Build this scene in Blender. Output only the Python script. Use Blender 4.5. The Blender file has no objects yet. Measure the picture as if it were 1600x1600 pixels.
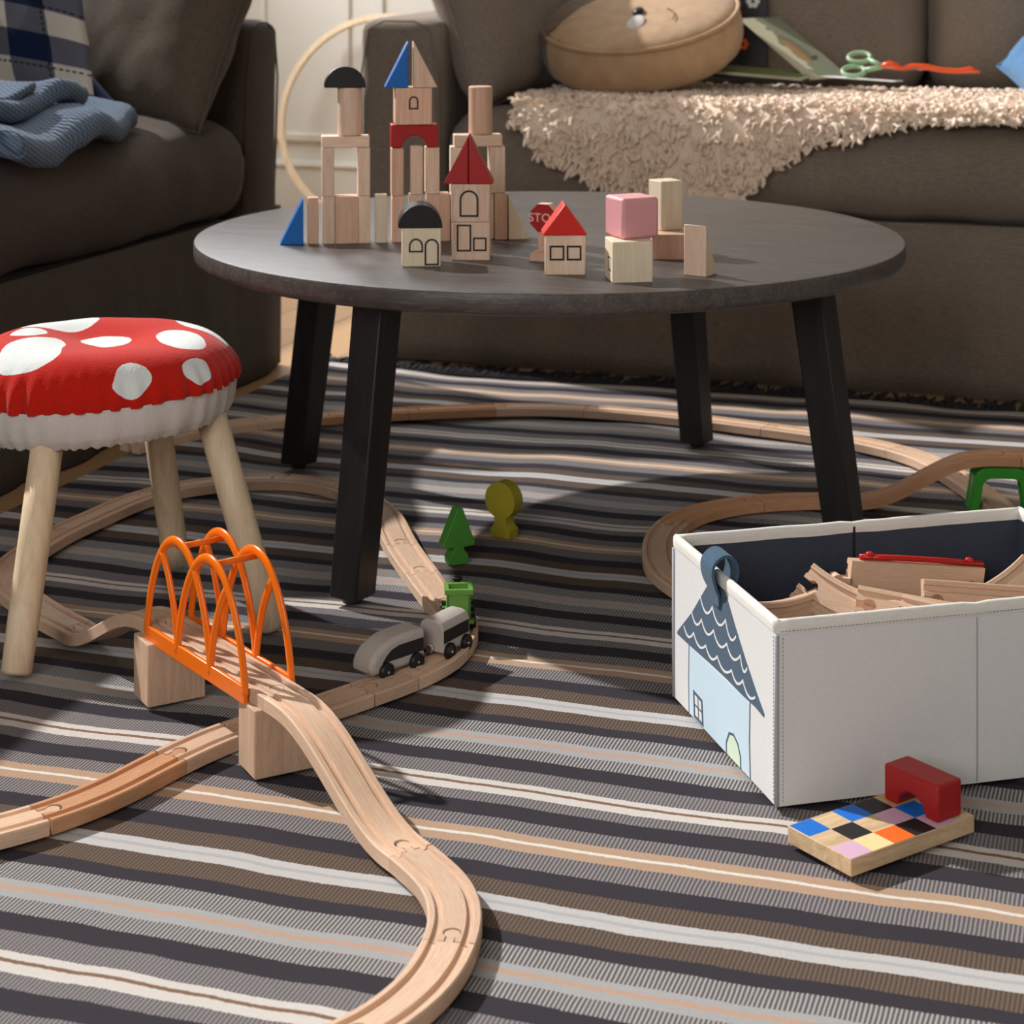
import bpy, bmesh, math, random
from mathutils import Vector, Matrix, noise
random.seed(7)
sc = bpy.context.scene
COL = sc.collection
PI = math.pi
R = math.radians

# ------------------------------------------------------------------ camera, light, exposure
cam_d = bpy.data.cameras.new('camera')
cam = bpy.data.objects.new('camera', cam_d); COL.objects.link(cam)
cam.location = (0, 0, 0.7157)
cam.rotation_euler = (R(90), 0, R(18.07))
cam_d.sensor_width = 36
cam_d.lens = 36 * 3067 / 1600
cam_d.shift_y = -870 / 1600
cam_d.dof.use_dof = True
cam_d.dof.focus_distance = 1.85
cam_d.dof.aperture_fstop = 12.0
cam_d.clip_start = 0.02
sc.camera = cam

w = bpy.data.worlds.new('world'); sc.world = w; w.use_nodes = True
w.node_tree.nodes['Background'].inputs[0].default_value = (0.78, 0.87, 1.0, 1)
w.node_tree.nodes['Background'].inputs[1].default_value = 0.05

sun_d = bpy.data.lights.new('sun', 'SUN'); sun = bpy.data.objects.new('sun', sun_d); COL.objects.link(sun)
SUN_DIR = Vector((0.955 * math.cos(R(40)), -0.295 * math.cos(R(40)), -math.sin(R(40))))
sun.location = (-6, 5, 6)
sun.rotation_euler = SUN_DIR.to_track_quat('-Z', 'Y').to_euler()
sun_d.energy = 4.3; sun_d.angle = R(1.2); sun_d.color = (1.0, 0.975, 0.95)

def area(name, loc, target, sx, sy, power, color):
    d = bpy.data.lights.new(name, 'AREA'); d.shape = 'RECTANGLE'; d.size = sx; d.size_y = sy
    d.energy = power; d.color = color
    o = bpy.data.objects.new(name, d); COL.objects.link(o); o.location = loc
    o.rotation_euler = (Vector(target) - Vector(loc)).to_track_quat('-Z', 'Y').to_euler()
    return o
area('window_daylight_left', (-2.42, 4.15, 1.75), (-0.4, 4.3, 0.2), 1.2, 1.5, 46, (0.97, 0.98, 1.0))
area('fill_behind_camera', (-0.75, -1.35, 1.55), (-0.7, 2.3, 0.35), 1.7, 1.3, 37, (1.0, 0.985, 0.97))  # fill light added behind the camera to brighten the front faces

sc.view_settings.view_transform = 'Standard'
sc.view_settings.look = 'None'
sc.view_settings.exposure = 0.0
sc.view_settings.gamma = 1.0
sc.view_settings.use_curve_mapping = False
sc.cycles.use_denoising = True
sc.cycles.max_bounces = 6

# ------------------------------------------------------------------ helpers: objects
class MB:
    def __init__(s): s.v = []; s.f = []; s.m = []; s.uv = None
    def add(s, vs, fs, mi=0, mat=None):
        o = len(s.v)
        for v in vs:
            v = Vector(v)
            if mat is not None: v = mat @ v
            s.v.append(tuple(v))
        for f in fs: s.f.append([i + o for i in f]); s.m.append(mi)
        return s
    def box(s, x0, x1, y0, y1, z0, z1, mi=0, mat=None):
        vs = [(x0,y0,z0),(x1,y0,z0),(x1,y1,z0),(x0,y1,z0),(x0,y0,z1),(x1,y0,z1),(x1,y1,z1),(x0,y1,z1)]
        return s.add(vs, [(3,2,1,0),(4,5,6,7),(0,1,5,4),(1,2,6,5),(2,3,7,6),(3,0,4,7)], mi, mat)
    def prism(s, pts, d0, d1, axis='y', mi=0, mat=None):
        """closed outline (counter-clockwise) extruded along an axis; pts are (a, b)"""
        def mk(p, d):
            if axis == 'y': return (p[0], d, p[1])
            if axis == 'z': return (p[0], p[1], d)
            return (d, p[0], p[1])
        n = len(pts)
        vs = [mk(p, d0) for p in pts] + [mk(p, d1) for p in pts]
        fs = [list(range(n)), list(range(2*n-1, n-1, -1))]
        for i in range(n):
            j = (i+1) % n; fs.append([i, i+n, j+n, j])
        return s.add(vs, fs, mi, mat)
    def lathe(s, prof, n=32, mi=0, mat=None):
        vs = []; fs = []
        for (r, z) in prof:
            for i in range(n):
                a = 2*PI*i/n; vs.append((r*math.cos(a), r*math.sin(a), z))
        for k in range(len(prof)-1):
            for i in range(n):
                j = (i+1) % n
                fs.append([k*n+i, k*n+j, (k+1)*n+j, (k+1)*n+i])
        fs.append(list(range(n-1, -1, -1))); m = (len(prof)-1)*n; fs.append([m+i for i in range(n)])
        return s.add(vs, fs, mi, mat)
    def tube(s, pts, r, n=8, mi=0, closed=False, mat=None, cap=True, flat=None):
        """round tube along points; r number or list; flat=(normal, ry) gives an oval section"""
        pts = [Vector(p) for p in pts]; N = len(pts); vs = []; fs = []; up = None
        for i, p in enumerate(pts):
            if closed: t = pts[(i+1) % N] - pts[i-1]
            else: t = pts[min(i+1, N-1)] - pts[max(i-1, 0)]
            if t.length < 1e-9: t = Vector((0,0,1))
            t.normalize()
            if flat is not None: a = Vector(flat[0]); a = (a - t*a.dot(t)).normalized()
            else:
                if up is None: up = Vector((0,0,1)) if abs(t.z) < .9 else Vector((1,0,0))
                a = (up - t*up.dot(t))
                a = a.normalized() if a.length > 1e-6 else t.orthogonal().normalized()
                up = a
            b = t.cross(a); rr = r[i] if isinstance(r, (list, tuple)) else r
            ra = flat[1] if flat is not None else rr
            for k in range(n):
                q = 2*PI*k/n; vs.append(p + a*(ra*math.cos(q)) + b*(rr*math.sin(q)))
        for i in range(N if closed else N-1):
            j = (i+1) % N
            for k in range(n):
                l = (k+1) % n; fs.append([i*n+k, i*n+l, j*n+l, j*n+k])
        if not closed and cap:
            fs.append(list(range(n-1, -1, -1))); fs.append([(N-1)*n+k for k in range(n)])
        return s.add(vs, fs, mi, mat)
    def build(s, name, mats, parent=None, smooth=False, bevel=0, seg=2, fix=True, sub=0):
        me = bpy.data.meshes.new(name); me.from_pydata(s.v, [], s.f); me.update()
        if not isinstance(mats, (list, tuple)): mats = [mats]
        for m in mats: me.materials.append(m)
        if len(mats) > 1: me.polygons.foreach_set('material_index', s.m)
        if s.uv:
            ul = me.uv_layers.new(name='UVMap')
            for lp in me.loops: ul.data[lp.index].uv = s.uv[lp.vertex_index]
        if fix:
            bm = bmesh.new(); bm.from_mesh(me); bmesh.ops.recalc_face_normals(bm, faces=bm.faces); bm.to_mesh(me); bm.free()
        if smooth: me.polygons.foreach_set('use_smooth', [True]*len(me.polygons))
        o = bpy.data.objects.new(name, me); COL.objects.link(o)
        if parent is not None: o.parent = parent
        if bevel:
            b = o.modifiers.new('bevel', 'BEVEL'); b.width = bevel; b.segments = seg; b.limit_method = 'ANGLE'; b.angle_limit = R(35)
            me.polygons.foreach_set('use_smooth', [True]*len(me.polygons))
            try: me.set_sharp_from_angle(angle=R(40))
            except Exception: pass
            b.harden_normals = False
        if sub:
            m = o.modifiers.new('sub', 'SUBSURF'); m.levels = sub; m.render_levels = sub
        return o

def empty(name, loc, rz=0, rot=None):
    o = bpy.data.objects.new(name, None); COL.objects.link(o); o.location = loc
    o.rotation_euler = rot if rot is not None else (0, 0, R(rz)); o.empty_display_size = .02
    return o
def tag(o, label=None, cat=None, group=None, kind=None):
    if label: o['label'] = label
    if cat: o['category'] = cat
    if group: o['group'] = group
    if kind: o['kind'] = kind
    return o
def structure(o): o['kind'] = 'structure'; return o
def copy_tree(o, parent=None):
    kids = list(o.children); c = o.copy(); COL.objects.link(c)
    if parent is not None: c.parent = parent
    for k in kids: copy_tree(k, c)
    return c
def fbm(p, s, o=3): return noise.fractal(Vector(p)*s, 1.0, 2.0, o)

def arc(cx, cy, r, a0, a1, n):
    return [(cx + r*math.cos(R(a0+(a1-a0)*i/n)), cy + r*math.sin(R(a0+(a1-a0)*i/n))) for i in range(n+1)]

# ------------------------------------------------------------------ helpers: materials
class NT:
    def __init__(s, name):
        s.m = bpy.data.materials.new(name); s.m.use_nodes = True; s.t = s.m.node_tree
        s.b = s.t.nodes['Principled BSDF']; s.cache = {}
    def n(s, typ, **kw):
        nd = s.t.nodes.new(typ)
        for k, v in kw.items(): setattr(nd, k, v)
        return nd
    def l(s, a, b): s.t.links.new(a, b); return s
    def val(s, sock, v):
        if hasattr(v, 'links') or isinstance(v, bpy.types.NodeSocket): s.t.links.new(v, sock)
        else: sock.default_value = v
    def math(s, op, a, b=None, c=None, clamp=False):
        nd = s.n('ShaderNodeMath', operation=op, use_clamp=clamp); s.val(nd.inputs[0], a)
        if b is not None: s.val(nd.inputs[1], b)
        if c is not None: s.val(nd.inputs[2], c)
        return nd.outputs[0]
    def vmath(s, op, a, b=None, out=0):
        nd = s.n('ShaderNodeVectorMath', operation=op); s.val(nd.inputs[0], a)
        if b is not None: s.val(nd.inputs[1], b)
        return nd.outputs[out]
    def mix(s, f, a, b, blend='MIX'):
        nd = s.n('ShaderNodeMix', data_type='RGBA', blend_type=blend)
        s.val(nd.inputs[0], f); s.val(nd.inputs[6], a if not isinstance(a, tuple) else c4(a)); s.val(nd.inputs[7], b if not isinstance(b, tuple) else c4(b))
        return nd.outputs[2]
    def obj(s): return s.n('ShaderNodeTexCoord').outputs['Object']
    def mapping(s, vec, scale=(1,1,1), rot=(0,0,0), loc=(0,0,0)):
        nd = s.n('ShaderNodeMapping'); s.l(vec, nd.inputs[0]); nd.inputs['Scale'].default_value = scale
        nd.inputs['Rotation'].default_value = rot; nd.inputs['Location'].default_value = loc
        return nd.outputs[0]
    def noise(s, vec, scale, detail=3, rough=.5, dist=0, out=0):
        nd = s.n('ShaderNodeTexNoise'); s.l(vec, nd.inputs['Vector'])
        nd.inputs['Scale'].default_value = scale; nd.inputs['Detail'].default_value = detail
        nd.inputs['Roughness'].default_value = rough; nd.inputs['Distortion'].default_value = dist
        return nd.outputs[out]
    def ramp(s, f, stops, interp='LINEAR'):
        nd = s.n('ShaderNodeValToRGB'); s.l(f, nd.inputs[0]); cr = nd.color_ramp; cr.interpolation = interp
        while len(cr.elements) < len(stops): cr.elements.new(1.0)
        for e, (p, c) in zip(cr.elements, stops): e.position = p; e.color = c4(c)
        return nd.outputs[0]
    def bump(s, h, strength=.3, dist=.001):
        nd = s.n('ShaderNodeBump'); nd.inputs['Strength'].default_value = strength; nd.inputs['Distance'].default_value = dist
        s.l(h, nd.inputs['Height']); s.l(nd.outputs[0], s.b.inputs['Normal']); return nd
    def col(s, c): s.val(s.b.inputs['Base Color'], c4(c) if isinstance(c, tuple) else c); return s
    def rough(s, r): s.val(s.b.inputs['Roughness'], r); return s
def c4(c): return (c[0], c[1], c[2], 1) if len(c) == 3 else c
def srgb(r, g, b):
    f = lambda x: (x/255/12.92) if x/255 <= .04045 else ((x/255+.055)/1.055)**2.4
    return (f(r), f(g), f(b))

def plain(name, c, rough=.5, bump=0, bscale=200, var=.06, sheen=0, spec=.5):
    m = NT(name); o = m.obj(); n = m.noise(o, bscale*.15, 3)
    a = tuple(max(0, x*(1-var)) for x in c); b = tuple(min(1, x*(1+var)) for x in c)
    m.col(m.mix(n, a, b)); m.rough(rough); m.b.inputs['Specular IOR Level'].default_value = spec
    if bump: m.bump(m.noise(o, bscale, 3), bump, .001)
    if sheen: m.b.inputs['Sheen Weight'].default_value = sheen
    return m.m
def wood(name, c0, c1, scale=(60, 60, 5), rough=.5, contrast=1.0, uv=False, ring=False):
    """c0 darker, c1 lighter; grain runs along the axis with the small scale"""
    m = NT(name)
    if uv: src = m.n('ShaderNodeTexCoord').outputs['UV']
    else: src = m.obj()
    rnd = m.n('ShaderNodeObjectInfo').outputs['Random']
    off = m.n('ShaderNodeCombineXYZ'); m.l(m.math('MULTIPLY', rnd, 37.0), off.inputs[0]); m.l(m.math('MULTIPLY', rnd, 11.0), off.inputs[1]); m.l(m.math('MULTIPLY', rnd, 5.0), off.inputs[2])
    v = m.vmath('ADD', m.mapping(src, scale), off.outputs[0])
    g = m.noise(v, 1.0, 5, .6, .6)
    fine = m.noise(m.vmath('ADD', m.mapping(src, tuple(x*7 if x > 12 else x*5 for x in scale)), off.outputs[0]), 1.0, 2, .5)
    f = m.math('ADD', m.math('MULTIPLY', g, .75), m.math('MULTIPLY', fine, .30))
    base = m.ramp(f, [(.33, c0), (.50, tuple((a+b)/2 for a, b in zip(c0, c1))), (.68, c1)])
    pores = m.math('GREATER_THAN', m.noise(m.vmath('ADD', m.mapping(src, tuple(x*11 if x > 12 else x*18 for x in scale)), off.outputs[0]), 1.0, 1), .69)
    base = m.mix(m.math('MULTIPLY', pores, .30*contrast), base, tuple(x*.55 for x in c0))
    tone = m.math('ADD', .90, m.math('MULTIPLY', rnd, .18))
    hs = m.n('ShaderNodeHueSaturation'); m.l(base, hs.inputs['Color']); m.l(tone, hs.inputs['Value'])
    m.col(hs.outputs[0]); m.rough(rough); m.b.inputs['Specular IOR Level'].default_value = .35
    m.bump(fine, .15, .0004)
    return m.m

M = {}
beech0, beech1 = srgb(176, 128, 92), srgb(226, 186, 150)
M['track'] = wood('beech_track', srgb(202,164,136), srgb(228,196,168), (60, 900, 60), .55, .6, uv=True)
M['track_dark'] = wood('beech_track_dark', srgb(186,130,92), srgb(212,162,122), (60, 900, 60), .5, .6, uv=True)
M['beech'] = wood('beech_block', srgb(220, 186, 158), srgb(242, 216, 192), (170, 170, 14), .55, .6)
M['beech_x'] = wood('beech_block_lengthwise', srgb(220, 186, 158), srgb(242, 216, 192), (14, 170, 170), .55, .6)
M['beech_pink'] = wood('pinkish_beech_block', srgb(208, 164, 138), srgb(230, 192, 166), (170, 170, 12), .55, .7)
M['pale'] = wood('pale_wood_block', srgb(222, 203, 172), srgb(240, 224, 198), (170, 170, 10), .6, .5)
M['support'] = wood('support_block_wood', srgb(190,154,128), srgb(218,184,156), (200, 200, 16), .7, .7)
M['pine'] = wood('pine_leg', srgb(216, 188, 152), srgb(240, 218, 186), (110, 110, 3), .5, .3)
M['end'] = wood('end_grain', srgb(160,120,88), srgb(200,160,126), (120, 120, 120), .7)

# painted toys
M['blue'] = plain('blue_paint', srgb(0, 104, 190), .4, .08, 900)
M['red'] = plain('dark_red_paint', srgb(170, 24, 22), .42, .08, 900)
M['redbright'] = plain('bright_red_paint', srgb(214, 34, 22), .40, .05, 900)
M['black'] = plain('black_paint', srgb(22, 22, 24), .42, .1, 900)
M['print'] = plain('black_print', srgb(26, 22, 22), .6)
M['pink'] = plain('pink_paint', srgb(226, 160, 164), .5, .05, 900)
M['orange'] = plain('orange_plastic', srgb(250, 118, 10), .24, 0, 200, .02)
M['green'] = plain('green_plastic', srgb(52, 148, 40), .4, .06, 700)
M['treegreen'] = plain('green_tree_paint', srgb(72, 144, 50), .55, .12, 700)
M['treeyellow'] = plain('yellow_green_tree_paint', srgb(170, 158, 34), .55, .12, 700)
M['redplastic'] = plain('red_plastic', srgb(196, 26, 16), .25, 0, 200, .02)
M['grey_train'] = plain('light_grey_train_paint', srgb(190, 180, 172), .45, .05, 900)
M['loco_green'] = plain('locomotive_green_paint', srgb(108, 162, 70), .42, .08, 900)
M['tyre'] = plain('black_wheel_plastic', srgb(20, 20, 21), .35)
m = NT('steel_axle'); m.col((.7,.7,.7)).rough(.25); m.b.inputs['Metallic'].default_value = 1; M['steel'] = m.m

def fabric(name, c, scale=900, bump=.5, var=.25, rough=.95, dist=.0008, slub=True):
    m = NT(name); o = m.obj()
    wv = m.math('ADD', m.noise(m.mapping(o, (scale, scale*.12, scale*.5)), 1, 2), m.noise(m.mapping(o, (scale*.12, scale, scale*.5)), 1, 2))
    big = m.noise(o, 9, 3)
    f = m.math('ADD', m.math('MULTIPLY', wv, .42), m.math('MULTIPLY', big, .18))
    a = tuple(x*(1-var) for x in c); b = tuple(min(1, x*(1+var)) for x in c)
    m.col(m.ramp(f, [(.36, a), (.66, b)])); m.rough(rough); m.b.inputs['Specular IOR Level'].default_value = .15
    m.b.inputs['Sheen Weight'].default_value = .12
    m.bump(wv, bump, dist)
    return m.m
M['sofa'] = fabric('taupe_sofa_linen', srgb(134, 121, 108), 700, .5)
M['sofa_shaded'] = fabric('shaded_taupe_sofa_linen', srgb(80, 69, 59), 700, .5)  # same linen as the rear sofa, with its shade put into a darker colour
M['pillow'] = fabric('taupe_pillow_linen', srgb(136, 123, 111), 700, .5)
M['pillow2'] = fabric('dark_taupe_pillow', srgb(90, 79, 68), 700, .5)
M['boxcloth'] = fabric('light_grey_box_cloth', srgb(226, 225, 224), 1400, .25, .05, .8, .0004)
M['boxrim'] = fabric('white_binding_tape', srgb(234, 231, 224), 1200, .25, .05, .85, .0004)
M['boxin'] = fabric('dark_navy_lining', srgb(64, 70, 84), 1400, .3, .18, .9, .0004)
M['tab'] = fabric('slate_blue_felt', srgb(70, 96, 118), 900, .5, .2)
M['slate'] = plain('slate_blue_print', srgb(78, 98, 118), .85, .1, 1500, .12)
M['iceblue'] = plain('ice_blue_print', srgb(204, 226, 240), .85, .05, 1200, .02)
M['palegreen'] = plain('pale_green_print', srgb(216, 232, 208), .85, .05, 1200, .02)
M['whiteprint'] = plain('white_print', srgb(232, 232, 230), .85)

# ------------------------------------------------------------------ room shell
m = NT('oak_floor'); o_ = m.obj()
br = m.n('ShaderNodeTexBrick'); m.l(m.mapping(o_, (1,1,1), (0,0,R(90))), br.inputs['Vector'])
br.inputs['Scale'].default_value = 1.0; br.inputs['Brick Width'].default_value = 1.4; br.inputs['Row Height'].default_value = .14
br.inputs['Mortar Size'].default_value = .0018
br.inputs['Color1'].default_value = c4(srgb(196,158,116)); br.inputs['Color2'].default_value = c4(srgb(176,138,98)); br.inputs['Mortar'].default_value = c4(srgb(70,48,32))
gr = m.noise(m.mapping(o_, (60, 3, 1)), 1, 4)
m.col(m.mix(m.math('MULTIPLY', gr, .5), br.outputs['Color'], srgb(150,112,76))); m.rough(.35)
M['floor'] = m.m
M['wall'] = plain('warm_white_wall_paint', srgb(226, 222, 212), .6, .03, 60, .02)
M['ceil'] = plain('white_ceiling_paint', srgb(235, 235, 232), .8)

def struct(name, mb, mat, **k): return structure(mb.build(name, mat, None, **k))
FZ = -0.013
struct('floor', MB().box(-2.5, 2.6, -2.2, 5.16, FZ-.05, FZ), M['floor'])
b = MB().box(-2.5, 2.6, 5.10, 5.22, FZ, 3.1)
struct('wall_back', b, M['wall'])
struct('wall_right', MB().box(2.6, 2.7, -2.2, 5.22, FZ, 3.1), M['wall'])
# left wall with the tall window opening the sun comes through
WY0, WY1, WZ0, WZ1 = 0.7, 4.75, 0.85, 3.0
b = MB().box(-2.62, -2.5, -2.2, WY0, FZ, 3.1).box(-2.62, -2.5, WY1, 5.22, FZ, 3.1)
b.box(-2.62, -2.5, WY0, WY1, FZ, WZ0).box(-2.62, -2.5, WY0, WY1, WZ1, 3.1)
struct('wall_left', b, M['wall'])
struct('ceiling', MB().box(-2.62, 2.7, -0.4, 5.22, 3.1, 3.2), M['ceil'])
b = MB().box(-2.5, 2.6, 5.084, 5.0995, FZ, .135).box(-2.5, 2.6, 5.078, 5.0995, .118, .128)
struct('baseboard_back', b, M['wall'], bevel=.003)
# raised panel moulding on the back wall
b = MB()
for (x0, x1) in ((-2.42, -2.14), (-2.06, -1.30), (-1.22, -.3), (-.2, .9)):
    for (a0, a1, c0, c1) in ((x0, x1, .19, .212), (x0, x1, 1.5, 1.522), (x0, x0+.022, .19, 1.522), (x1-.022, x1, .19, 1.522)):
        b.box(a0, a1, 5.088, 5.0998, c0, c1)
struct('trim_1', b, M['wall'], bevel=.003)

# ------------------------------------------------------------------ rug
def rug_material():
    m = NT('striped_flatwoven_rug'); o = m.obj()
    sep = m.n('ShaderNodeSeparateXYZ'); m.l(o, sep.inputs[0]); X, Y = sep.outputs[0], sep.outputs[1]
    w1 = m.math('SUBTRACT', m.noise(m.mapping(o, (4.5, 2.2, 1)), 1, 2), .5)
    w2 = m.math('SUBTRACT', m.noise(m.mapping(o, (16, 9, 1)), 1, 2), .5)
    wy = m.math('ADD', m.math('MULTIPLY', w1, .022), m.math('MULTIPLY', w2, .006))
    w3 = m.math('SUBTRACT', m.noise(m.mapping(o, (260, 260, 1)), 1, 1), .5)
    Yw = m.math('ADD', m.math('ADD', Y, wy), m.math('MULTIPLY', w3, .0022))
    t = m.math('DIVIDE', m.math('SUBTRACT', 1.6718+.39*9, Yw), .38967)
    ph = m.math('FRACT', t)
    D = srgb(60,56,62); RB = srgb(122,117,118); WH = srgb(212,206,200); BR = srgb(134,104,84); TN = srgb(186,156,132); WT = srgb(228,222,210)
    RBb = srgb(98,84,74); LG = srgb(196,193,192); RL = srgb(138,135,134); G = srgb(170,168,168); OR = srgb(190,158,138)
    seq = [(0,D,0),(22.9,RB,1),(49.5,WH,0),(58.2,BR,0),(63.6,WH,0),(75.3,RB,1),(93.2,D,0),(119.9,RB,1.2),(140.2,TN,0),(153.2,WT,0),(158.2,TN,0),(171.8,RB,1.2),
           (198,D,0),(223.3,RBb,.7),(246.8,LG,0),(256.5,srgb(178,177,178),0),(261,LG,0),(271.4,RBb,.7),(297,D,0),(316.4,RL,1.6),(341.2,G,0),(351.2,OR,0),(357,G,0),(367.5,RL,1.6)]
    base = m.ramp(ph, [(a/389.67, c) for a, c, r in seq], 'CONSTANT')
    mask = m.ramp(ph, [(a/389.67, (r/2, r/2, r/2)) for a, c, r in seq], 'CONSTANT')
    mk = m.math('MULTIPLY', mask, 2.0)
    # ribs: yarns running across the stripe, knotted
    wx = m.math('MULTIPLY', m.math('SUBTRACT', m.noise(m.mapping(o, (40, 25, 1)), 1, 2), .5), .0022)
    xs = m.math('SINE', m.math('MULTIPLY', m.math('ADD', X, wx), 2*PI/.0034))
    ks = m.math('SINE', m.math('ADD', m.math('MULTIPLY', Y, 2*PI/.0029), m.math('MULTIPLY', xs, .6)))
    rib = m.math('MULTIPLY', m.math('MULTIPLY', xs, m.math('ADD', .68, m.math('MULTIPLY', ks, .32))), mk)
    # solid bands: fine weave
    fx = m.math('SINE', m.math('MULTIPLY', X, 2*PI/.0017)); fy = m.math('SINE', m.math('MULTIPLY', Y, 2*PI/.0015))
    fine = m.math('MULTIPLY', m.math('MULTIPLY', fx, fy), m.math('SUBTRACT', 1.0, m.math('MINIMUM', mk, 1.0)))
    sp = m.math('SUBTRACT', m.noise(o, 900, 2), .5)
    hs = m.math('ADD', 1.0, m.math('ADD', m.math('MULTIPLY', rib, .62), m.math('ADD', m.math('MULTIPLY', fine, .08), m.math('MULTIPLY', sp, .35))))
    vm = m.n('ShaderNodeVectorMath', operation='SCALE'); m.l(base, vm.inputs[0]); m.l(hs, vm.inputs['Scale'])
    m.l(vm.outputs[0], m.b.inputs['Base Color']); m.rough(.95); m.b.inputs['Specular IOR Level'].default_value = .1
    h = m.math('ADD', m.math('MULTIPLY', rib, .5), m.math('ADD', m.math('MULTIPLY', fine, .3), m.math('MULTIPLY', sp, .6)))
    m.bump(h, .55, .0011)
    return m.m
M['rug'] = rug_material()
RX0, RX1, RY0, RY1 = -1.408, 1.9, 0.2, 3.185
def rug_z(x, y):
    a = noise.noise(Vector((x*3.2, y*1.4, 3.1))); b2 = noise.noise(Vector((x*8.5, y*3.0, 9.4)))
    amp = .35 + .65*min(1, max(0, (y-1.5)/.7))
    h = (.0065*a + .0042*b2)*amp
    return min(0.0, h - .0045)
b = MB(); nx, ny = 300, 270
vs = [(RX0+(RX1-RX0)*i/nx, RY0+(RY1-RY0)*j/ny, rug_z(RX0+(RX1-RX0)*i/nx, RY0+(RY1-RY0)*j/ny)) for j in range(ny+1) for i in range(nx+1)]
fs = [(j*(nx+1)+i, j*(nx+1)+i+1, (j+1)*(nx+1)+i+1, (j+1)*(nx+1)+i) for j in range(ny) for i in range(nx)]
b.add(vs, fs)
rug = b.build('striped_rug', M['rug'], None, smooth=True, fix=False)
tag(rug, 'flatwoven rug with dark, grey, white and tan stripes covering the floor', 'rug')
b = MB(); b.box(RX0, RX1, RY0, RY1, FZ+.0005, FZ+.0015); b.build('rug_backing', M['boxin'], rug)
M['fringe'] = plain('dark_fringe_yarn', srgb(44, 40, 44), .95)
b = MB()
k = 0
x = RX0
while x < 1.2:
    L = random.uniform(.05, .105); a = random.uniform(-.35, .35)
    p = [(x, RY1-.004, -.006), (x+a*L*.3, RY1+L*.4, -.006+random.uniform(-.001,.004)), (x+a*L*.8, RY1+L, FZ+.0035)]
    b.tube(p, [.0028, .0030, .0022], 5)
    x += random.uniform(.0025, .0048)
fr = b.build('fringe', M['fringe'], rug, smooth=True, fix=False); fr['kind'] = 'stuff'

# ------------------------------------------------------------------ soft furniture helpers
def softbox(mb, x0, x1, y0, y1, z0, z1, r=.05, n=14, bulge=(0, 0, 0), wr=.004, ws=5, seed=0, mat=None, fn=None):
    """box with round edges, bulging faces and slight wrinkles"""
    cx, cy, cz = (x0+x1)/2, (y0+y1)/2, (z0+z1)/2; hx, hy, hz = (x1-x0)/2, (y1-y0)/2, (z1-z0)/2
    rr = min(r, hx*.98, hy*.98, hz*.98)
    cnt = [max(4, int(n*h/max(hx, hy, hz))+3) for h in (hx, hy, hz)]
    verts = {}; vs = []; fs = []
    def warp(t, h):  # denser near edges
        return math.sin(t*PI/2)
    def vid(a, b_, c):
        key = (round(a, 5), round(b_, 5), round(c, 5))
        if key in verts: return verts[key]
        p = Vector((warp(a, hx)*hx, warp(b_, hy)*hy, warp(c, hz)*hz))
        q = Vector((max(-hx+rr, min(hx-rr, p.x)), max(-hy+rr, min(hy-rr, p.y)), max(-hz+rr, min(hz-rr, p.z))))
        d = p - q
        if d.length > 1e-9: nrm = d.normalized(); p = q + nrm*rr
        else: nrm = Vector((0,0,1))
        u, v_, w_ = p.x/hx, p.y/hy, p.z/hz
        p = Vector((p.x + bulge[0]*(u)*(1-v_*v_)*(1-w_*w_), p.y + bulge[1]*v_*(1-u**4)*(1-w_*w_), p.z + bulge[2]*w_*(1-u**4)*(1-v_*v_)))
        p += Vector((cx, cy, cz))
        if wr:
            k_ = wr*noise.fractal(Vector((p.x*ws+seed, p.y*ws+seed*.7, p.z*ws*1.2)), 1.0, 2.0, 3)
            p += nrm*k_
        if fn: p = fn(p)
        verts[key] = len(vs); vs.append(p); return verts[key]
    axes = [(0,1,2),(1,2,0),(2,0,1)]
    for ax in range(3):
        a1, a2 = (ax+1) % 3, (ax+2) % 3; n1, n2 = cnt[a1], cnt[a2]
        for sgn in (-1, 1):
            for i in range(n1):
                for j in range(n2):
                    q = []
                    for (di, dj) in ((0,0),(1,0),(1,1),(0,1)):
                        co = [0,0,0]; co[ax] = sgn; co[a1] = -1+2*(i+di)/n1; co[a2] = -1+2*(j+dj)/n2
                        q.append(vid(*co))
                    if sgn < 0: q = q[::-1]
                    fs.append(q)
    return mb.add(vs, fs, 0, mat)
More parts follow.
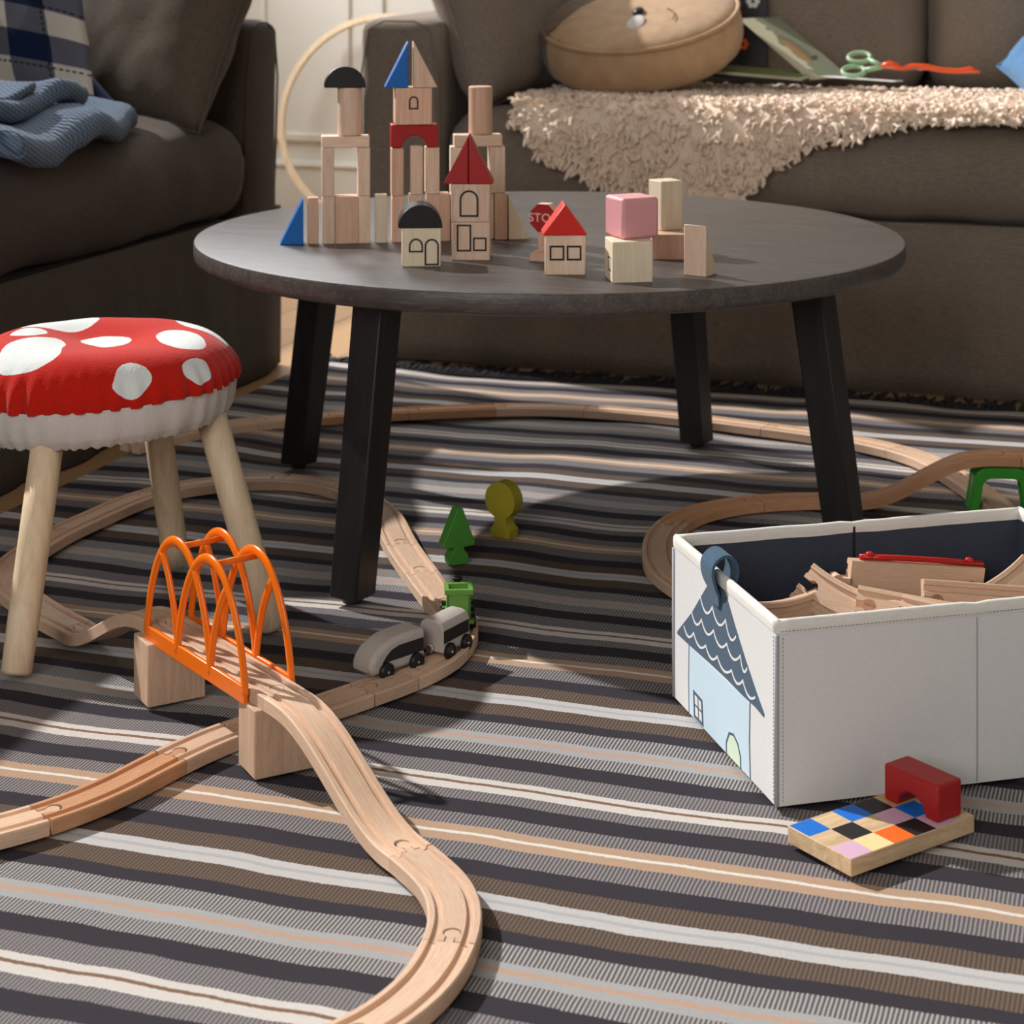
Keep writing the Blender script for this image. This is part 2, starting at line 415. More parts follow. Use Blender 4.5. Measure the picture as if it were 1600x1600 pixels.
def pillow_mb(W, H, T, n=26, pinch=.08, wr=.006, seed=0, mat=None):
    b = MB(); vs = []; idx = {}
    for side in (1, -1):
        for j in range(n+1):
            for i in range(n+1):
                u, v = -1+2*i/n, -1+2*j/n
                edge = i in (0, n) or j in (0, n)
                if edge and side < 0: idx[(side, i, j)] = idx[(1, i, j)]; continue
                x = u*W/2*(1-pinch*(1-v*v)*1.0); y = v*H/2*(1-pinch*(1-u*u))
                z = side*T/2*(max(0, (1-u*u))**.42)*(max(0, (1-v*v))**.42)
                if not edge:
                    z += side*wr*2.2*fbm((u*1.3+seed, v*1.3, side*2+seed), 1.6, 4)
                    # corner folds
                    ang = math.atan2(v, u); rad = math.hypot(u, v)
                    z += side*wr*.7*math.sin(ang*14+seed)*max(0, rad-.45)*max(0, 1-abs(u))**.3*max(0, 1-abs(v))**.3
                idx[(side, i, j)] = len(vs); vs.append((x, y, z))
    fs = []
    for side in (1, -1):
        for j in range(n):
            for i in range(n):
                q = [idx[(side, i, j)], idx[(side, i+1, j)], idx[(side, i+1, j+1)], idx[(side, i, j+1)]]
                fs.append(q if side > 0 else q[::-1])
    b.add(vs, fs, 0, mat)
    ring = []
    for i in range(n): ring.append(vs[idx[(1, i, 0)]])
    for j in range(n): ring.append(vs[idx[(1, n, j)]])
    for i in range(n, 0, -1): ring.append(vs[idx[(1, i, n)]])
    for j in range(n, 0, -1): ring.append(vs[idx[(1, 0, j)]])
    return b, ring

def sofa(name, loc, rz, W, D, mat, label, arm_w, seats, seatfront=-.02, near_arm=True):
    t = empty(name, loc, rz); tag(t, label, 'sofa')
    b = MB(); softbox(b, arm_w, W-arm_w, .03, D-.05, .10, .268, .02, 24, wr=.002); b.build('base', mat, t, smooth=True)
    # loose cover skirt hanging to the floor in shallow folds
    b = MB(); path = []
    def side(p0, p1, n):
        for i in range(n): path.append((p0[0]+(p1[0]-p0[0])*i/n, p0[1]+(p1[1]-p0[1])*i/n))
    side((0, D), (0, 0), 30); side((0, 0), (W, 0), 150); side((W, 0), (W, D), 30); path.append((W, D))
    rows = 9; vs = []; fs = []
    for i, (x, y) in enumerate(path):
        ox, oy = (0, -1) if 30 <= i < 180 else ((-1, 0) if i < 30 else (1, 0))
        for j in range(rows):
            f = j/(rows-1); z = .272 - f*.272 + FZ*f + .004*f
            amp = .016*f + .002
            k_ = amp*(noise.noise(Vector((x*6.5, y*5, f*.7)))*1.5 + .5*noise.noise(Vector((x*17, y*14, 4+f))))+.012*f
            vs.append((x+ox*k_, y+oy*k_, z))
    for i in range(len(path)-1):
        for j in range(rows-1):
            a = i*rows+j; fs.append((a, a+rows, a+rows+1, a+1))
    b.add(vs, fs); s_ = b.build('skirt', mat, t, smooth=True, fix=False)
    so = s_.modifiers.new('solid', 'SOLIDIFY'); so.thickness = .004; so.offset = 1
    for (x0, x1) in ((0, arm_w), (W-arm_w, W)):
        b = MB(); softbox(b, x0, x1, .002, D-.02, .20, .600, .028, 26, bulge=(.006, .004, .008), wr=.0035, ws=6, seed=x0)
        a = b.build('arm', mat, t, smooth=True)
        p = [(x0+.004, .012, .28), (x0+.006, .004, .50), (x0+.02, .004, .583), (x0+.05, .004, .597), (x1-.05, .004, .597), (x1-.02, .004, .583), (x1-.006, .004, .50), (x1-.004, .012, .28)]
        MB().tube(p, .0018, 6).build('piping', mat, a, smooth=True, fix=False)
    b = MB(); softbox(b, arm_w*.6, W-arm_w*.6, D-.24, D, .12, .80, .06, 26, wr=.004); b.build('backrest', mat, t, smooth=True)
    b = MB(); softbox(b, arm_w+.003, W-arm_w-.003, seatfront, D-.22, .272, .442, .075, 70, bulge=(0, .014, .014), wr=.010, ws=7, seed=3)
    b.build('seat_cushion', mat, t, smooth=True)
    cw = (W-2*arm_w)/seats
    for k in range(seats):
        b = MB(); x0 = arm_w + k*cw
        def lean(p): return Vector((p.x, p.y + (p.z-.44)*.22, p.z))
        softbox(b, x0+.006, x0+cw-.006, D-.44, D-.27, .448, .86, .07, 22, bulge=(.004, .035, .01), wr=.010, ws=4.5, seed=k*7+1, fn=lean)
        b.build('back_cushion', mat, t, smooth=True)
    return t
sofa('skirted_sofa', (-1.37, 3.295, 0), 0, 2.69, .95, M['sofa'], 'long taupe skirted sofa behind the coffee table, sheepskin on its seat', .16, 3)
sofa('skirted_sofa', (-1.475, 1.12, 0), 90, 2.075, .93, M['sofa_shaded'], 'taupe sofa along the left, linen darkened for shade, holding the blue knitted sweater', .135, 2)

# ------------------------------------------------------------------ coffee table
TZ = .359
m = NT('dark_stained_oak'); o_ = m.obj()
g = m.noise(m.mapping(o_, (9, 160, 60), (0,0,R(-8))), 1, 5, .65, .4)
fine = m.noise(m.mapping(o_, (40, 480, 400), (0,0,R(-40))), 1, 2)
col = m.ramp(g, [(.3, srgb(66, 61, 58)), (.55, srgb(82, 75, 71)), (.75, srgb(98, 90, 84))])
fl = m.math('GREATER_THAN', fine, .61)
m.col(m.mix(m.math('MULTIPLY', fl, .4), col, srgb(120, 112, 104)))
m.rough(m.math('ADD', .34, m.math('MULTIPLY', g, .15))); m.bump(fine, .25, .0006); m.b.inputs['Specular IOR Level'].default_value = .5
M['oak_dark'] = m.m
m = NT('black_stained_wood'); o_ = m.obj()
g = m.noise(m.mapping(o_, (120, 120, 8)), 1, 4)
m.col(m.ramp(g, [(.3, srgb(20, 19, 20)), (.7, srgb(36, 34, 35))])).rough(.5); m.bump(g, .2, .0006)
M['blackwood'] = m.m
table = empty('round_coffee_table', (-.7370, 2.4100, 0), 0)
tag(table, 'low round coffee table in dark stained wood with four splayed legs', 'coffee table')
prof = [(.0005, -.0265), (.440, -.0265), (.4465, -.0240), (.4492, -.020), (.450, -.016), (.450, -.003), (.4490, -.0010), (.4465, 0.0), (.0005, 0.0)]
b = MB(); b.lathe(prof, 160, mat=Matrix.Translation((0, 0, TZ)))
b.build('table_top', M['oak_dark'], table, bevel=0, smooth=False)
tt = table.children[0]; tt.data.polygons.foreach_set('use_smooth', [True]*len(tt.data.polygons)); tt.data.set_sharp_from_angle(angle=R(30))
b = MB(); b.lathe([(.30, 0), (.30, .018)], 64, mat=Matrix.Translation((0, 0, TZ-.046))); b.build('apron', M['blackwood'], table)
for ang in (-104.8, 165.0, 75.3, -14.5):
    ca, sa = math.cos(R(ang)), math.sin(R(ang)); h = .0205
    vs = []
    for (rad, z, hh) in ((.412, .006, .0185), (.364, TZ-.0265, .0205)):
        for (u, v) in ((-1,-1), (1,-1), (1,1), (-1,1)):
            rr = rad + u*hh; s_ = v*hh; vs.append((ca*rr - sa*s_, sa*rr + ca*s_, z))
    b = MB().add(vs, [(3,2,1,0),(4,5,6,7),(0,1,5,4),(1,2,6,5),(2,3,7,6),(3,0,4,7)])
    lg = b.build('leg', M['blackwood'], table, bevel=.002)
    MB().lathe([(.011, 0), (.012, .007)], 20, mat=Matrix.Translation((ca*.412, sa*.412, 0))).build('foot_pad', M['black'], lg)
tab_inv = Vector((-.7370, 2.4100, 0))

# ------------------------------------------------------------------ building blocks on the table
def outline_mb(mb, pts, wd, y=-.00025, closed=True):
    """line of width wd along pts (x, z) standing on the plane y"""
    n = len(pts); P_ = [Vector((p[0], p[1])) for p in pts]; L, Rr = [], []
    for i in range(n):
        if closed: a, b_ = P_[i-1], P_[(i+1) % n]
        else: a, b_ = P_[max(i-1, 0)], P_[min(i+1, n-1)]
        d1 = (P_[i]-a); d2 = (b_-P_[i])
        if d1.length < 1e-9: d1 = d2
        if d2.length < 1e-9: d2 = d1
        d1 = d1.normalized(); d2 = d2.normalized()
        n1 = Vector((-d1.y, d1.x)); n2 = Vector((-d2.y, d2.x)); nn = (n1+n2)
        nn = nn.normalized() if nn.length > 1e-6 else n1
        k_ = 1/max(.35, nn.dot(n1)); L.append(P_[i]+nn*wd/2*k_); Rr.append(P_[i]-nn*wd/2*k_)
    vs = [(p.x, y, p.y) for p in L] + [(p.x, y, p.y) for p in Rr] + [(p.x, 0, p.y) for p in L] + [(p.x, 0, p.y) for p in Rr]
    fs = []
    for i in range(n if closed else n-1):
        j = (i+1) % n
        fs += [(i, j, n+j, n+i), (i, 2*n+i, 2*n+j, j), (n+i, n+j, 3*n+j, 3*n+i)]
    mb.add(vs, fs); return mb
def arch_win(x0, x1, z0, z1, n=10):
    r = (x1-x0)/2
    return [(x0, z0), (x1, z0)] + [(x0+r+r*math.cos(PI*i/n), z1-r+r*math.sin(PI*i/n)) for i in range(n+1)]
def rect(x0, x1, z0, z1): return [(x0, z0), (x1, z0), (x1, z1), (x0, z1)]

def block(name, mb, mat, x, y, z, yaw, label, cat='toy block', group=None, bev=.0012, prints=None, pw=.0020, pmat=None):
    o = mb.build(name, mat, None, bevel=bev)
    o.location = (x, y, z); o.rotation_euler = (0, 0, R(yaw)); tag(o, label, cat, group)
    if prints:
        for pts in prints:
            outline_mb(MB(), pts, pw).build('window_print', pmat or M['print'], o, fix=True)
    return o
# all block meshes: origin at the middle of the front bottom edge, front facing -y, depth d
def bx(w_, d, h): return MB().box(-w_/2, w_/2, 0, d, 0, h)
def tri_r(w_, d, h, right=True):   # right-angled triangle; upright edge on the right or left
    pts = [(-w_/2, 0), (w_/2, 0), (w_/2, h)] if right else [(-w_/2, 0), (w_/2, 0), (-w_/2, h)]
    return MB().prism(pts, 0, d)
def gable(w_, d, h): return MB().prism([(-w_/2, 0), (w_/2, 0), (0, h)], 0, d)
def dome(w_, d, h, n=20):
    return MB().prism([(w_/2*math.cos(PI*i/n), h*math.sin(PI*i/n)) for i in range(n+1)], 0, d)
def cyl(dia, h): return MB().lathe([(dia/2-.001, 0), (dia/2, .001), (dia/2, h-.001), (dia/2-.001, h)], 36, mat=Matrix.Translation((0, dia/2, 0)))
def archblock(w_, d, h, r):
    pts = [(-w_/2, 0), (-r, 0)] + [(r*math.cos(PI-PI*i/16), r*.95*math.sin(PI-PI*i/16)) for i in range(1, 16)] + [(r, 0), (w_/2, 0), (w_/2, h), (-w_/2, h)]
    return MB().prism(pts, 0, d)
YAW = 25.0
G = 'building blocks of the toy castle'
H1 = .0585
block('triangle_block', tri_r(.029, .028, .0575), M['blue'], -1.007, 2.212, TZ, YAW, 'blue triangular block at the left foot of the block castle', group=G)
block('pillar_block', bx(.0135, .015, .0575), M['beech_pink'], -.984, 2.225, TZ, YAW, 'short reddish pillar block right of the blue triangle', group=G)
block('pillar_block', bx(.0148, .028, .0585), M['beech'], -.966, 2.231, TZ, YAW, 'lower left pillar block under the black-domed castle tower', group=G)
block('square_block', bx(.0290, .028, .0585), M['beech_pink'], -.9455, 2.2415, TZ, YAW, 'reddish square block between the lower pillars of the black-domed tower', group=G)
block('pillar_block', bx(.0142, .028, .0585), M['beech'], -.9265, 2.2510, TZ, YAW, 'lower right pillar block under the black-domed castle tower', group=G)
block('pillar_block', bx(.0150, .015, .0600), M['pale'], -.908, 2.261, TZ, YAW, 'pale pillar block standing alone between the castle towers', group=G)
block('pillar_block', bx(.0150, .028, .0575), M['beech_pink'], -.890, 2.272, TZ, YAW, 'lower left pillar block under the arched middle tower', group=G)
block('pillar_block', bx(.0150, .028, .0585), M['beech'], -.870, 2.282, TZ, YAW, 'lower middle pillar block behind the black-roofed house', group=G)
block('square_block', bx(.0290, .028, .0590), M['beech_pink'], -.845, 2.2955, TZ, YAW, 'square block under the right pillar of the arched middle tower', group=G)
block('pillar_block', bx(.0148, .015, .0585), M['pale'], -.792, 2.331, TZ, YAW, 'pale lower pillar block of the right castle tower, half hidden by red roof', group=G)
block('pillar_block', bx(.0155, .028, .0585), M['beech_pink'], -.7755, 2.333, TZ, YAW, 'reddish lower pillar block beside the pale triangle', group=G)
block('triangle_block', tri_r(.0275, .028, .0570, False), M['pale'], -.7545, 2.343, TZ, YAW, 'pale triangular block at the right foot of the block castle', group=G)
Z1 = TZ+.0587
block('pillar_block', bx(.0150, .028, .0600), M['beech'], -.9665, 2.231, Z1, YAW, 'upper left pillar block carrying the lintel of the black-domed tower', group=G)
block('pillar_block', bx(.0150, .028, .0600), M['beech'], -.9270, 2.2515, Z1, YAW, 'upper right pillar block carrying the lintel of the black-domed tower', group=G)
block('pillar_block', bx(.0152, .028, .0590), M['beech_pink'], -.8905, 2.272, TZ+.0577, YAW, 'dark-grained pillar block under the left end of the red arch', group=G)
block('pillar_block', bx(.0152, .015, .0600), M['beech'], -.8695, 2.284, Z1, YAW, 'upper middle pillar block standing inside the red arch', group=G)
block('pillar_block', bx(.0170, .028, .0580), M['beech'], -.8515, 2.2920, TZ+.0592, YAW, 'pillar block under the right end of the red arch', group=G)
block('pillar_block', bx(.0150, .028, .0585), M['pale'], -.8240, 2.306, Z1, YAW, 'upper left pillar block of the right tower, behind the tall red roof', group=G)
block('pillar_block', bx(.0150, .028, .0585), M['beech'], -.8240, 2.306, TZ, YAW, 'lower left pillar block of the right tower, behind the tall house', group=G)
block('pillar_block', bx(.0195, .028, .0585), M['beech'], -.7795, 2.331, Z1, YAW, 'upper right pillar block under the lintel of the right tower', group=G)
Z2 = TZ+.1190
block('lintel_block', bx(.0590, .028, .0140), M['beech_x'], -.9470, 2.2405, Z2, YAW, 'flat lintel block beneath the cylinder with the black dome', group=G)
block('lintel_block', bx(.0600, .028, .0145), M['beech_x'], -.8000, 2.3180, TZ+.1175, YAW, 'flat lintel block beneath the bare cylinder of the right tower', group=G)
block('arch_block', archblock(.0585, .028, .0285, .0155), M['red'], -.8715, 2.2815, TZ+.1176, YAW, 'red arch block high in the middle castle tower', group=G)
block('cube_block', bx(.0455, .042, .0455), M['beech_pink'], -.8705, 2.2750, TZ+.1465, YAW, 'cube block with one small printed arched window on the red arch', group=G,
      prints=[arch_win(-.0050, .0050, .0200, .0345)])
block('cylinder_block', cyl(.0298, .0595), M['beech'], -.9480, 2.2400, Z2+.0143, 0, 'upright wooden cylinder block beneath the black dome', group=G)
block('cylinder_block', cyl(.0300, .0600), M['beech_pink'], -.8020, 2.3160, TZ+.1323, 0, 'bare upright wooden cylinder topping the right castle tower', group=G)
block('half_round_block', dome(.0515, .028, .0262), M['black'], -.9475, 2.2400, Z2+.0141+.0598, YAW, 'black half-round block topping the left castle tower', group=G)
block('triangle_block', tri_r(.0290, .028, .0575), M['blue'], -.8900, 2.2670, TZ+.1923, YAW, 'blue triangular roof block on top of the middle tower', group=G)
block('triangle_block', tri_r(.0300, .028, .0575, False), M['beech'], -.8575, 2.2830, TZ+.1923, YAW, 'natural triangular roof block beside the blue one on the middle tower', group=G)

# little houses in front
G2 = 'printed house blocks in front of the castle'
HY = 22
block('cube_block', bx(.0445, .043, .0440), M['pale'], -.7955, 2.1040, TZ, HY, 'pale cube house with two printed arched windows below the black dome', group=G2,
      prints=[[(-.0135, .0175), (.0010, .0175)] + [(-.00625+.00725*math.cos(PI*i/10), .0235+.0080*math.sin(PI*i/10)) for i in range(11)], arch_win(.0045, .0190, .0025, .0310)])
block('half_round_block', dome(.0510, .043, .0265), M['black'], -.7965, 2.1030, TZ+.0442, HY, 'black half-round roof on the small house in front of the castle', group=G2)
HY = 17
block('cube_block', bx(.0445, .044, .0445), M['beech'], -.7570, 2.1650, TZ, HY, 'lower cube of the tall house, printed door and square window', group=G2,
      prints=[rect(-.0155, -.0005, .0115, .0410), rect(.0035, .0175, .0120, .0260)])
block('cube_block', bx(.0455, .044, .0445), M['beech'], -.7575, 2.1645, TZ+.0446, HY, 'upper cube of the tall house with one printed arched window', group=G2,
      prints=[arch_win(-.0115, .0085, .0075, .0365)], pw=.0023)
block('triangle_block', tri_r(.0288, .044, .0565), M['red'], -.7735, 2.1590, TZ+.0893, HY, 'left red triangular half of the tall pointed roof', group=G2)
block('triangle_block', tri_r(.0288, .044, .0565, False), M['red'], -.7455, 2.1680, TZ+.0893, HY, 'right red triangular half of the tall pointed roof', group=G2)
HY = 18
block('cube_block', bx(.0450, .044, .0445), M['beech'], -.6220, 2.0980, TZ, HY, 'cube house with two printed square windows below bright red roof', group=G2,
      prints=[rect(-.0165, -.0020, .0175, .0320), rect(.0025, .0170, .0175, .0320)], pw=.0021)
block('triangle_block', gable(.0505, .044, .0345), M['redbright'], -.6218, 2.0960, TZ+.0446, HY+2, 'bright red gable roof block on the house with square windows', group=G2)

# stop sign
sgn = empty('stop_sign', (-.6735, 2.180, TZ), -6); tag(sgn, 'red octagonal STOP sign on a wooden post behind the red-roofed house', 'toy road sign')
b = MB(); b.box(-.0065, .0065, 0, .015, .010, .038); b.prism([(-.017, 0), (.017, 0), (.017, .008), (.0110, .0125), (-.0110, .0125), (-.017, .008)], 0, .015)
b.build('post', M['beech_pink'], sgn, bevel=.0008)
rr = .0178; octp = [(rr*math.cos(R(22.5+45*i)), .0510+rr*math.sin(R(22.5+45*i))) for i in range(8)]
b = MB(); b.prism(octp, 0, .015); b.build('sign_body', M['beech'], sgn, bevel=.0006)
b = MB(); b.prism([(p[0]*.985, .0510+(p[1]-.0510)*.985) for p in octp], -.0005, .0); b.build('sign_face', M['red'], sgn)
cu = bpy.data.curves.new('STOP', 'FONT'); cu.body = 'STOP'; cu.size = .0142; cu.align_x = 'CENTER'; cu.align_y = 'CENTER'; cu.extrude = .0001; cu.offset = .00022; cu.space_character = 1.08
to = bpy.data.objects.new('sign_lettering', cu); COL.objects.link(to); to.parent = sgn; to.location = (0, -.0007, .0510); to.rotation_euler = (R(90), 0, 0)
dg_ = bpy.context.evaluated_depsgraph_get(); me_ = bpy.data.meshes.new_from_object(to.evaluated_get(dg_)); mw = to.matrix_basis.copy(); bpy.data.objects.remove(to, do_unlink=True)
to = bpy.data.objects.new('sign_lettering', me_); COL.objects.link(to); to.parent = sgn; to.matrix_basis = mw
me_.materials.append(plain('pale_lettering', srgb(232, 190, 182), .6))

block('cube_block', bx(.0450, .045, .0450), M['pale'], -.5375, 2.0712, TZ, 26, 'pale cube block with a printed window on its left, under the pink cube')
cb = bpy.data.objects['cube_block.005'] if 'cube_block.005' in bpy.data.objects else None
cb = [o for o in COL.objects if o.get('label', '').startswith('pale cube block with')][0]
wp = outline_mb(MB(), rect(-.0245, -.0105, .012, .026), .0013).build('window_print', M['print'], cb); wp.rotation_euler = (0, 0, R(-90)); wp.location = (-.0225, .0, 0)
pk = block('cube_block', bx(.0450, .045, .0450), M['pink'], -.5340, 2.0935, TZ+.0452, 41.5, 'pink painted cube block with rounded edges on a pale cube', bev=.0035)
block('flat_block', bx(.0600, .058, .0300), M['beech_pink'], -.5285, 2.2430, TZ, 15, 'flat beech block lying under the tall block, behind pink cube')
block('upright_block', bx(.0300, .030, .0585), M['pale'], -.5420, 2.2740, TZ+.0302, 44, 'tall pale block standing on the flat block behind the pink cube')
block('triangle_block', MB().prism([(0, 0), (.028, 0), (0, .0575)], -.0140, .0140, 'x').add([], []), M['beech'], -.4835, 2.1360, TZ, 0, 'natural triangular block standing alone at the right of the table')
wd = [o for o in COL.objects if o.get('label', '').startswith('natural triangular block standing alone')][0]
wd.rotation_euler = (0, 0, R(-16)); wd.location = (-.4834, 2.1362, TZ)

# ------------------------------------------------------------------ wooden train track
def smooth_path(pts, step=.004, sig=.022, seedz=True):
    P_ = [Vector(p if len(p) == 3 else (p[0], p[1], 0)) for p in pts]
    out = []; marks = []
    for i in range(len(P_)-1):
        a = P_[max(i-1, 0)]; b_ = P_[i]; c = P_[i+1]; d = P_[min(i+2, len(P_)-1)]
        n = max(2, int((c-b_).length/step)); marks.append(len(out))
        for k_ in range(n):
            t = k_/n; out.append(.5*((2*b_)+(-a+c)*t+(2*a-5*b_+4*c-d)*t*t+(-a+3*b_-3*c+d)*t**3))
    marks.append(len(out)); out.append(P_[-1])
    k_ = int(sig/step); res = []
    for i in range(len(out)):
        kk = min(k_*2, i, len(out)-1-i); acc = Vector(); ws = 0
        for j in range(-kk, kk+1):
            w_ = math.exp(-(j/k_)**2/1.2); acc += out[i+j]*w_; ws += w_
        res.append(acc/ws)
    return res, marks
def tangent(path, i):
    a = path[max(i-1, 0)]; b_ = path[min(i+1, len(path)-1)]; return (b_-a).normalized()
def track_section(hw=.020, h=.012):
    g = .0028
    top = [(-hw, h-.0012), (-hw+.0012, h), (-.0148, h), (-.0140, h-g), (-.0092, h-g), (-.0084, h),
           (.0084, h), (.0092, h-g), (.0140, h-g), (.0148, h), (hw-.0012, h), (hw, h-.0012)]
    return [(-hw, .0)] + top + [(hw, .0)]
SEC = track_section()
def key_pts(grow=0.0, n=14):
    r = .0058+grow; w_ = .0029+grow; c = .0125
    a0 = math.asin(w_/r)
    pts = [(-.003, -w_), (c-r*math.cos(a0), -w_)]
    for i in range(n+1):
        a = -PI+a0+(2*PI-2*a0)*i/n; pts.append((c+r*math.cos(a), r*math.sin(a)))
    pts += [(c-r*math.cos(a0), w_), (-.003, w_)]
    return pts
def sweep(mb, path, sec, s_off=0.0):
    n = len(sec); vs = []; uvs = []; fs = []; s_ = s_off
    arcl = [0]
    for i in range(1, len(sec)): arcl.append(arcl[-1]+math.dist(sec[i], sec[i-1]))
    for i, p in enumerate(path):
        t = tangent(path, i)
        if i: s_ += (path[i]-path[i-1]).length
        side = Vector((t.y, -t.x, 0)).normalized(); up = side.cross(t)
        for (a, b_), al in zip(sec, arcl):
            vs.append(p + side*a + up*b_); uvs.append((s_, al))
    for i in range(len(path)-1):
        for k_ in range(n):
            l = (k_+1) % n; fs.append((i*n+k_, i*n+l, (i+1)*n+l, (i+1)*n+k_))
    fs.append(tuple(range(n))); m_ = (len(path)-1)*n; fs.append(tuple(m_+k_ for k_ in range(n-1, -1, -1)))
    mb.add(vs, fs); mb.uv = (mb.uv or []) + uvs
    return mb
def cut(o, pts, mat4):
    c = MB().prism(pts, -.004, .030, 'z', mat=mat4).build('cutter', M['track'])
    md = o.modifiers.new('b', 'BOOLEAN'); md.operation = 'DIFFERENCE'; md.object = c; md.solver = 'EXACT'
    dg = bpy.context.evaluated_depsgraph_get(); dg.update()
    me = bpy.data.meshes.new_from_object(o.evaluated_get(dg), preserve_all_data_layers=True, depsgraph=dg)
    o.modifiers.remove(md); o.data = me; bpy.data.objects.remove(c, do_unlink=True)
def frame_at(path, i, flip=False):
    t = tangent(path, i); 
    if flip: t = -t
    side = Vector((-t.y, t.x, 0)).normalized(); up = t.cross(side)
    return Matrix(((t.x, side.x, up.x, path[i].x), (t.y, side.y, up.y, path[i].y), (t.z, side.z, up.z, path[i].z), (0,0,0,1)))
def track_piece(pts, label, mat='track', socket=True, peg=True, name='toy_track', group='wooden train tracks on the rug', s0=0):
    mb = sweep(MB(), pts, SEC, s0)
    o = mb.build(name, M[mat], None, fix=True)
    if socket: cut(o, key_pts(.0010), frame_at(pts, 0))
    if peg:
        pm = MB().prism(key_pts(), .0, .0117, 'z', mat=frame_at(pts, len(pts)-1)).build('connector', M[mat], o)
        ul = pm.data.uv_layers.new(name='UVMap')
        for lp in pm.data.loops:
            v = pm.data.vertices[lp.vertex_index].co; ul.data[lp.index].uv = (v.x, v.y)
    o.data.polygons.foreach_set('use_smooth', [True]*len(o.data.polygons)); o.data.set_sharp_from_angle(angle=R(35))
    tag(o, label, 'toy train track', group)
    return o
def clip(path, s0, s1):
    """part of the polyline between arc lengths"""
    out = []; s_ = 0
    for i in range(len(path)-1):
        L = (path[i+1]-path[i]).length
        if s_+L > s0 and s_ < s1:
            if not out: out.append(path[i].lerp(path[i+1], max(0, (s0-s_)/L)))
            if s_+L <= s1: out.append(path[i+1].copy())
            else: out.append(path[i].lerp(path[i+1], (s1-s_)/L))
        s_ += L
    return out
def thin(p):
    if len(p) < 4: return p
    q = p[:1]+p[2:-2:2]+p[-1:]
    return q
def arcs(path):
    a = [0]
    for i in range(1, len(path)): a.append(a[-1]+(path[i]-path[i-1]).length)
    return a
def lay(pts, joints, labels, mats=None, sig=.022, gap=.0014, end_peg=False):
    path, marks = smooth_path(pts, sig=sig); A = arcs(path)
    def s_at(ix):
        i = int(ix); f = ix-i
        a = A[min(marks[i], len(A)-1)]
        return a if f == 0 else a + f*(A[min(marks[i+1], len(A)-1)]-a)
    js = [s_at(j) for j in joints]
    for k_ in range(len(js)-1):
        seg = thin(clip(path, js[k_]+gap/2, js[k_+1]-gap/2))
        track_piece(seg, labels[k_], (mats or {}).get(k_, 'track'), socket=True, peg=end_peg or k_ < len(js)-2, s0=js[k_]+k_*3.1)
    return path

# bridge geometry
BR = Vector((-.9095, 1.7063)); BF = Vector((-.7215, 1.5683))       # rear and front ends of the deck, centre line
BD = (BF-BR).normalized()
def ramp(p_hi, d, L, z=.060, n=34):
    out = []
    for i in range(n+1):
        t = i/n; zz = z*(.5+.5*math.cos(PI*max(0, min(1, (t-.085)/.875))))
        out.append(Vector((p_hi.x+d.x*L*t, p_hi.y+d.y*L*t, zz)))
    return out
r1 = ramp(BF, Vector((.8000, -.6000)).normalized(), .2085)
track_piece(r1[::-1], 'beech ramp track sloping down from the front end of the orange bridge', 'track', socket=True, peg=True)
e1_ = r1[-1]
r2 = ramp(BR, Vector((-.8300, .5578)), .2020)
track_piece(r2[::-1], 'beech ramp track sloping down from the rear end of the orange bridge', 'track', socket=True, peg=True)
e2_ = r2[-1]

F_ = [(e1_.x+.0006, e1_.y-.0005), (-.528, 1.420), (-.507, 1.397), (-.488, 1.362), (-.477, 1.317), (-.4745, 1.265), (-.485, 1.215), (-.502, 1.180), (-.530, 1.140), (-.570, 1.100)]
lay(F_[::-1], [0, 2, 5, 9], ['curved beech track mostly below the bottom edge of the picture', 'curved beech track leaving the picture at the bottom edge', 'curved beech track right after the front ramp, turning at the picture bottom'], sig=.018, end_peg=True)
# keep the joint of the ramp visible: a connector tongue on the curve
Gp = [(-.925, 1.335), (-.897, 1.372), (-.867, 1.412), (-.840, 1.472), (-.822, 1.548), (-.796, 1.622), (-.748, 1.695), (-.722, 1.745), (-.697, 1.797), (-.680, 1.862), (-.693, 1.949), (-.754, 2.041), (-.852, 2.189), (-.920, 2.305), (-.985, 2.378), (-1.045, 2.415), (-1.110, 2.420), (-1.165, 2.400), (-1.226, 2.345), (-1.256, 2.275), (-1.266, 2.183), (-1.271, 2.085), (-1.245, 1.950), (-1.150, 1.865), (e2_.x-.0005, e2_.y+.0005)]
lay(Gp, [0, 2, 4, 5, 7, 8, 9.25, 10.6, 11.4, 12, 13, 14.5, 16, 18.7, 20.6, 22.3, 24],
    ['beech track piece cut off by the left edge near the bottom', 'darker orange-toned curved beech track in the lower left', 'short beech track piece left of the front support block',
     'beech track piece passing beneath the orange bridge', 'short beech track piece under the nose of the grey train', 'beech track piece under the grey engine and carriage',
     'curved beech track piece under the green locomotive', 'straight sunlit track piece just behind the green locomotive', 'short pale track piece second behind the green locomotive',
     'sunlit track piece left of the green conifer', 'curved track piece half hidden by the front table leg', 'short curved track between the two left table legs', 'curved track piece behind the mushroom stool leg',
     'long shaded track piece seen between the stool legs', 'curved track piece behind the left stool leg', 'shaded track piece leading up to the rear ramp'],
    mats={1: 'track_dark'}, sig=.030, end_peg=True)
Bp_ = [(-1.400, 2.515), (-1.370, 2.600), (-1.330, 2.665), (-1.295, 2.704), (-1.262, 2.732), (-1.215, 2.765), (-1.165, 2.800), (-1.098, 2.840), (-1.036, 2.875), (-.976, 2.905), (-.915, 2.928), (-.835, 2.941), (-.701, 2.938), (-.553, 2.910), (-.471, 2.891), (-.405, 2.868), (-.345, 2.835), (-.305, 2.800), (-.275, 2.758), (-.242, 2.700), (-.206, 2.628), (-.165, 2.535)]
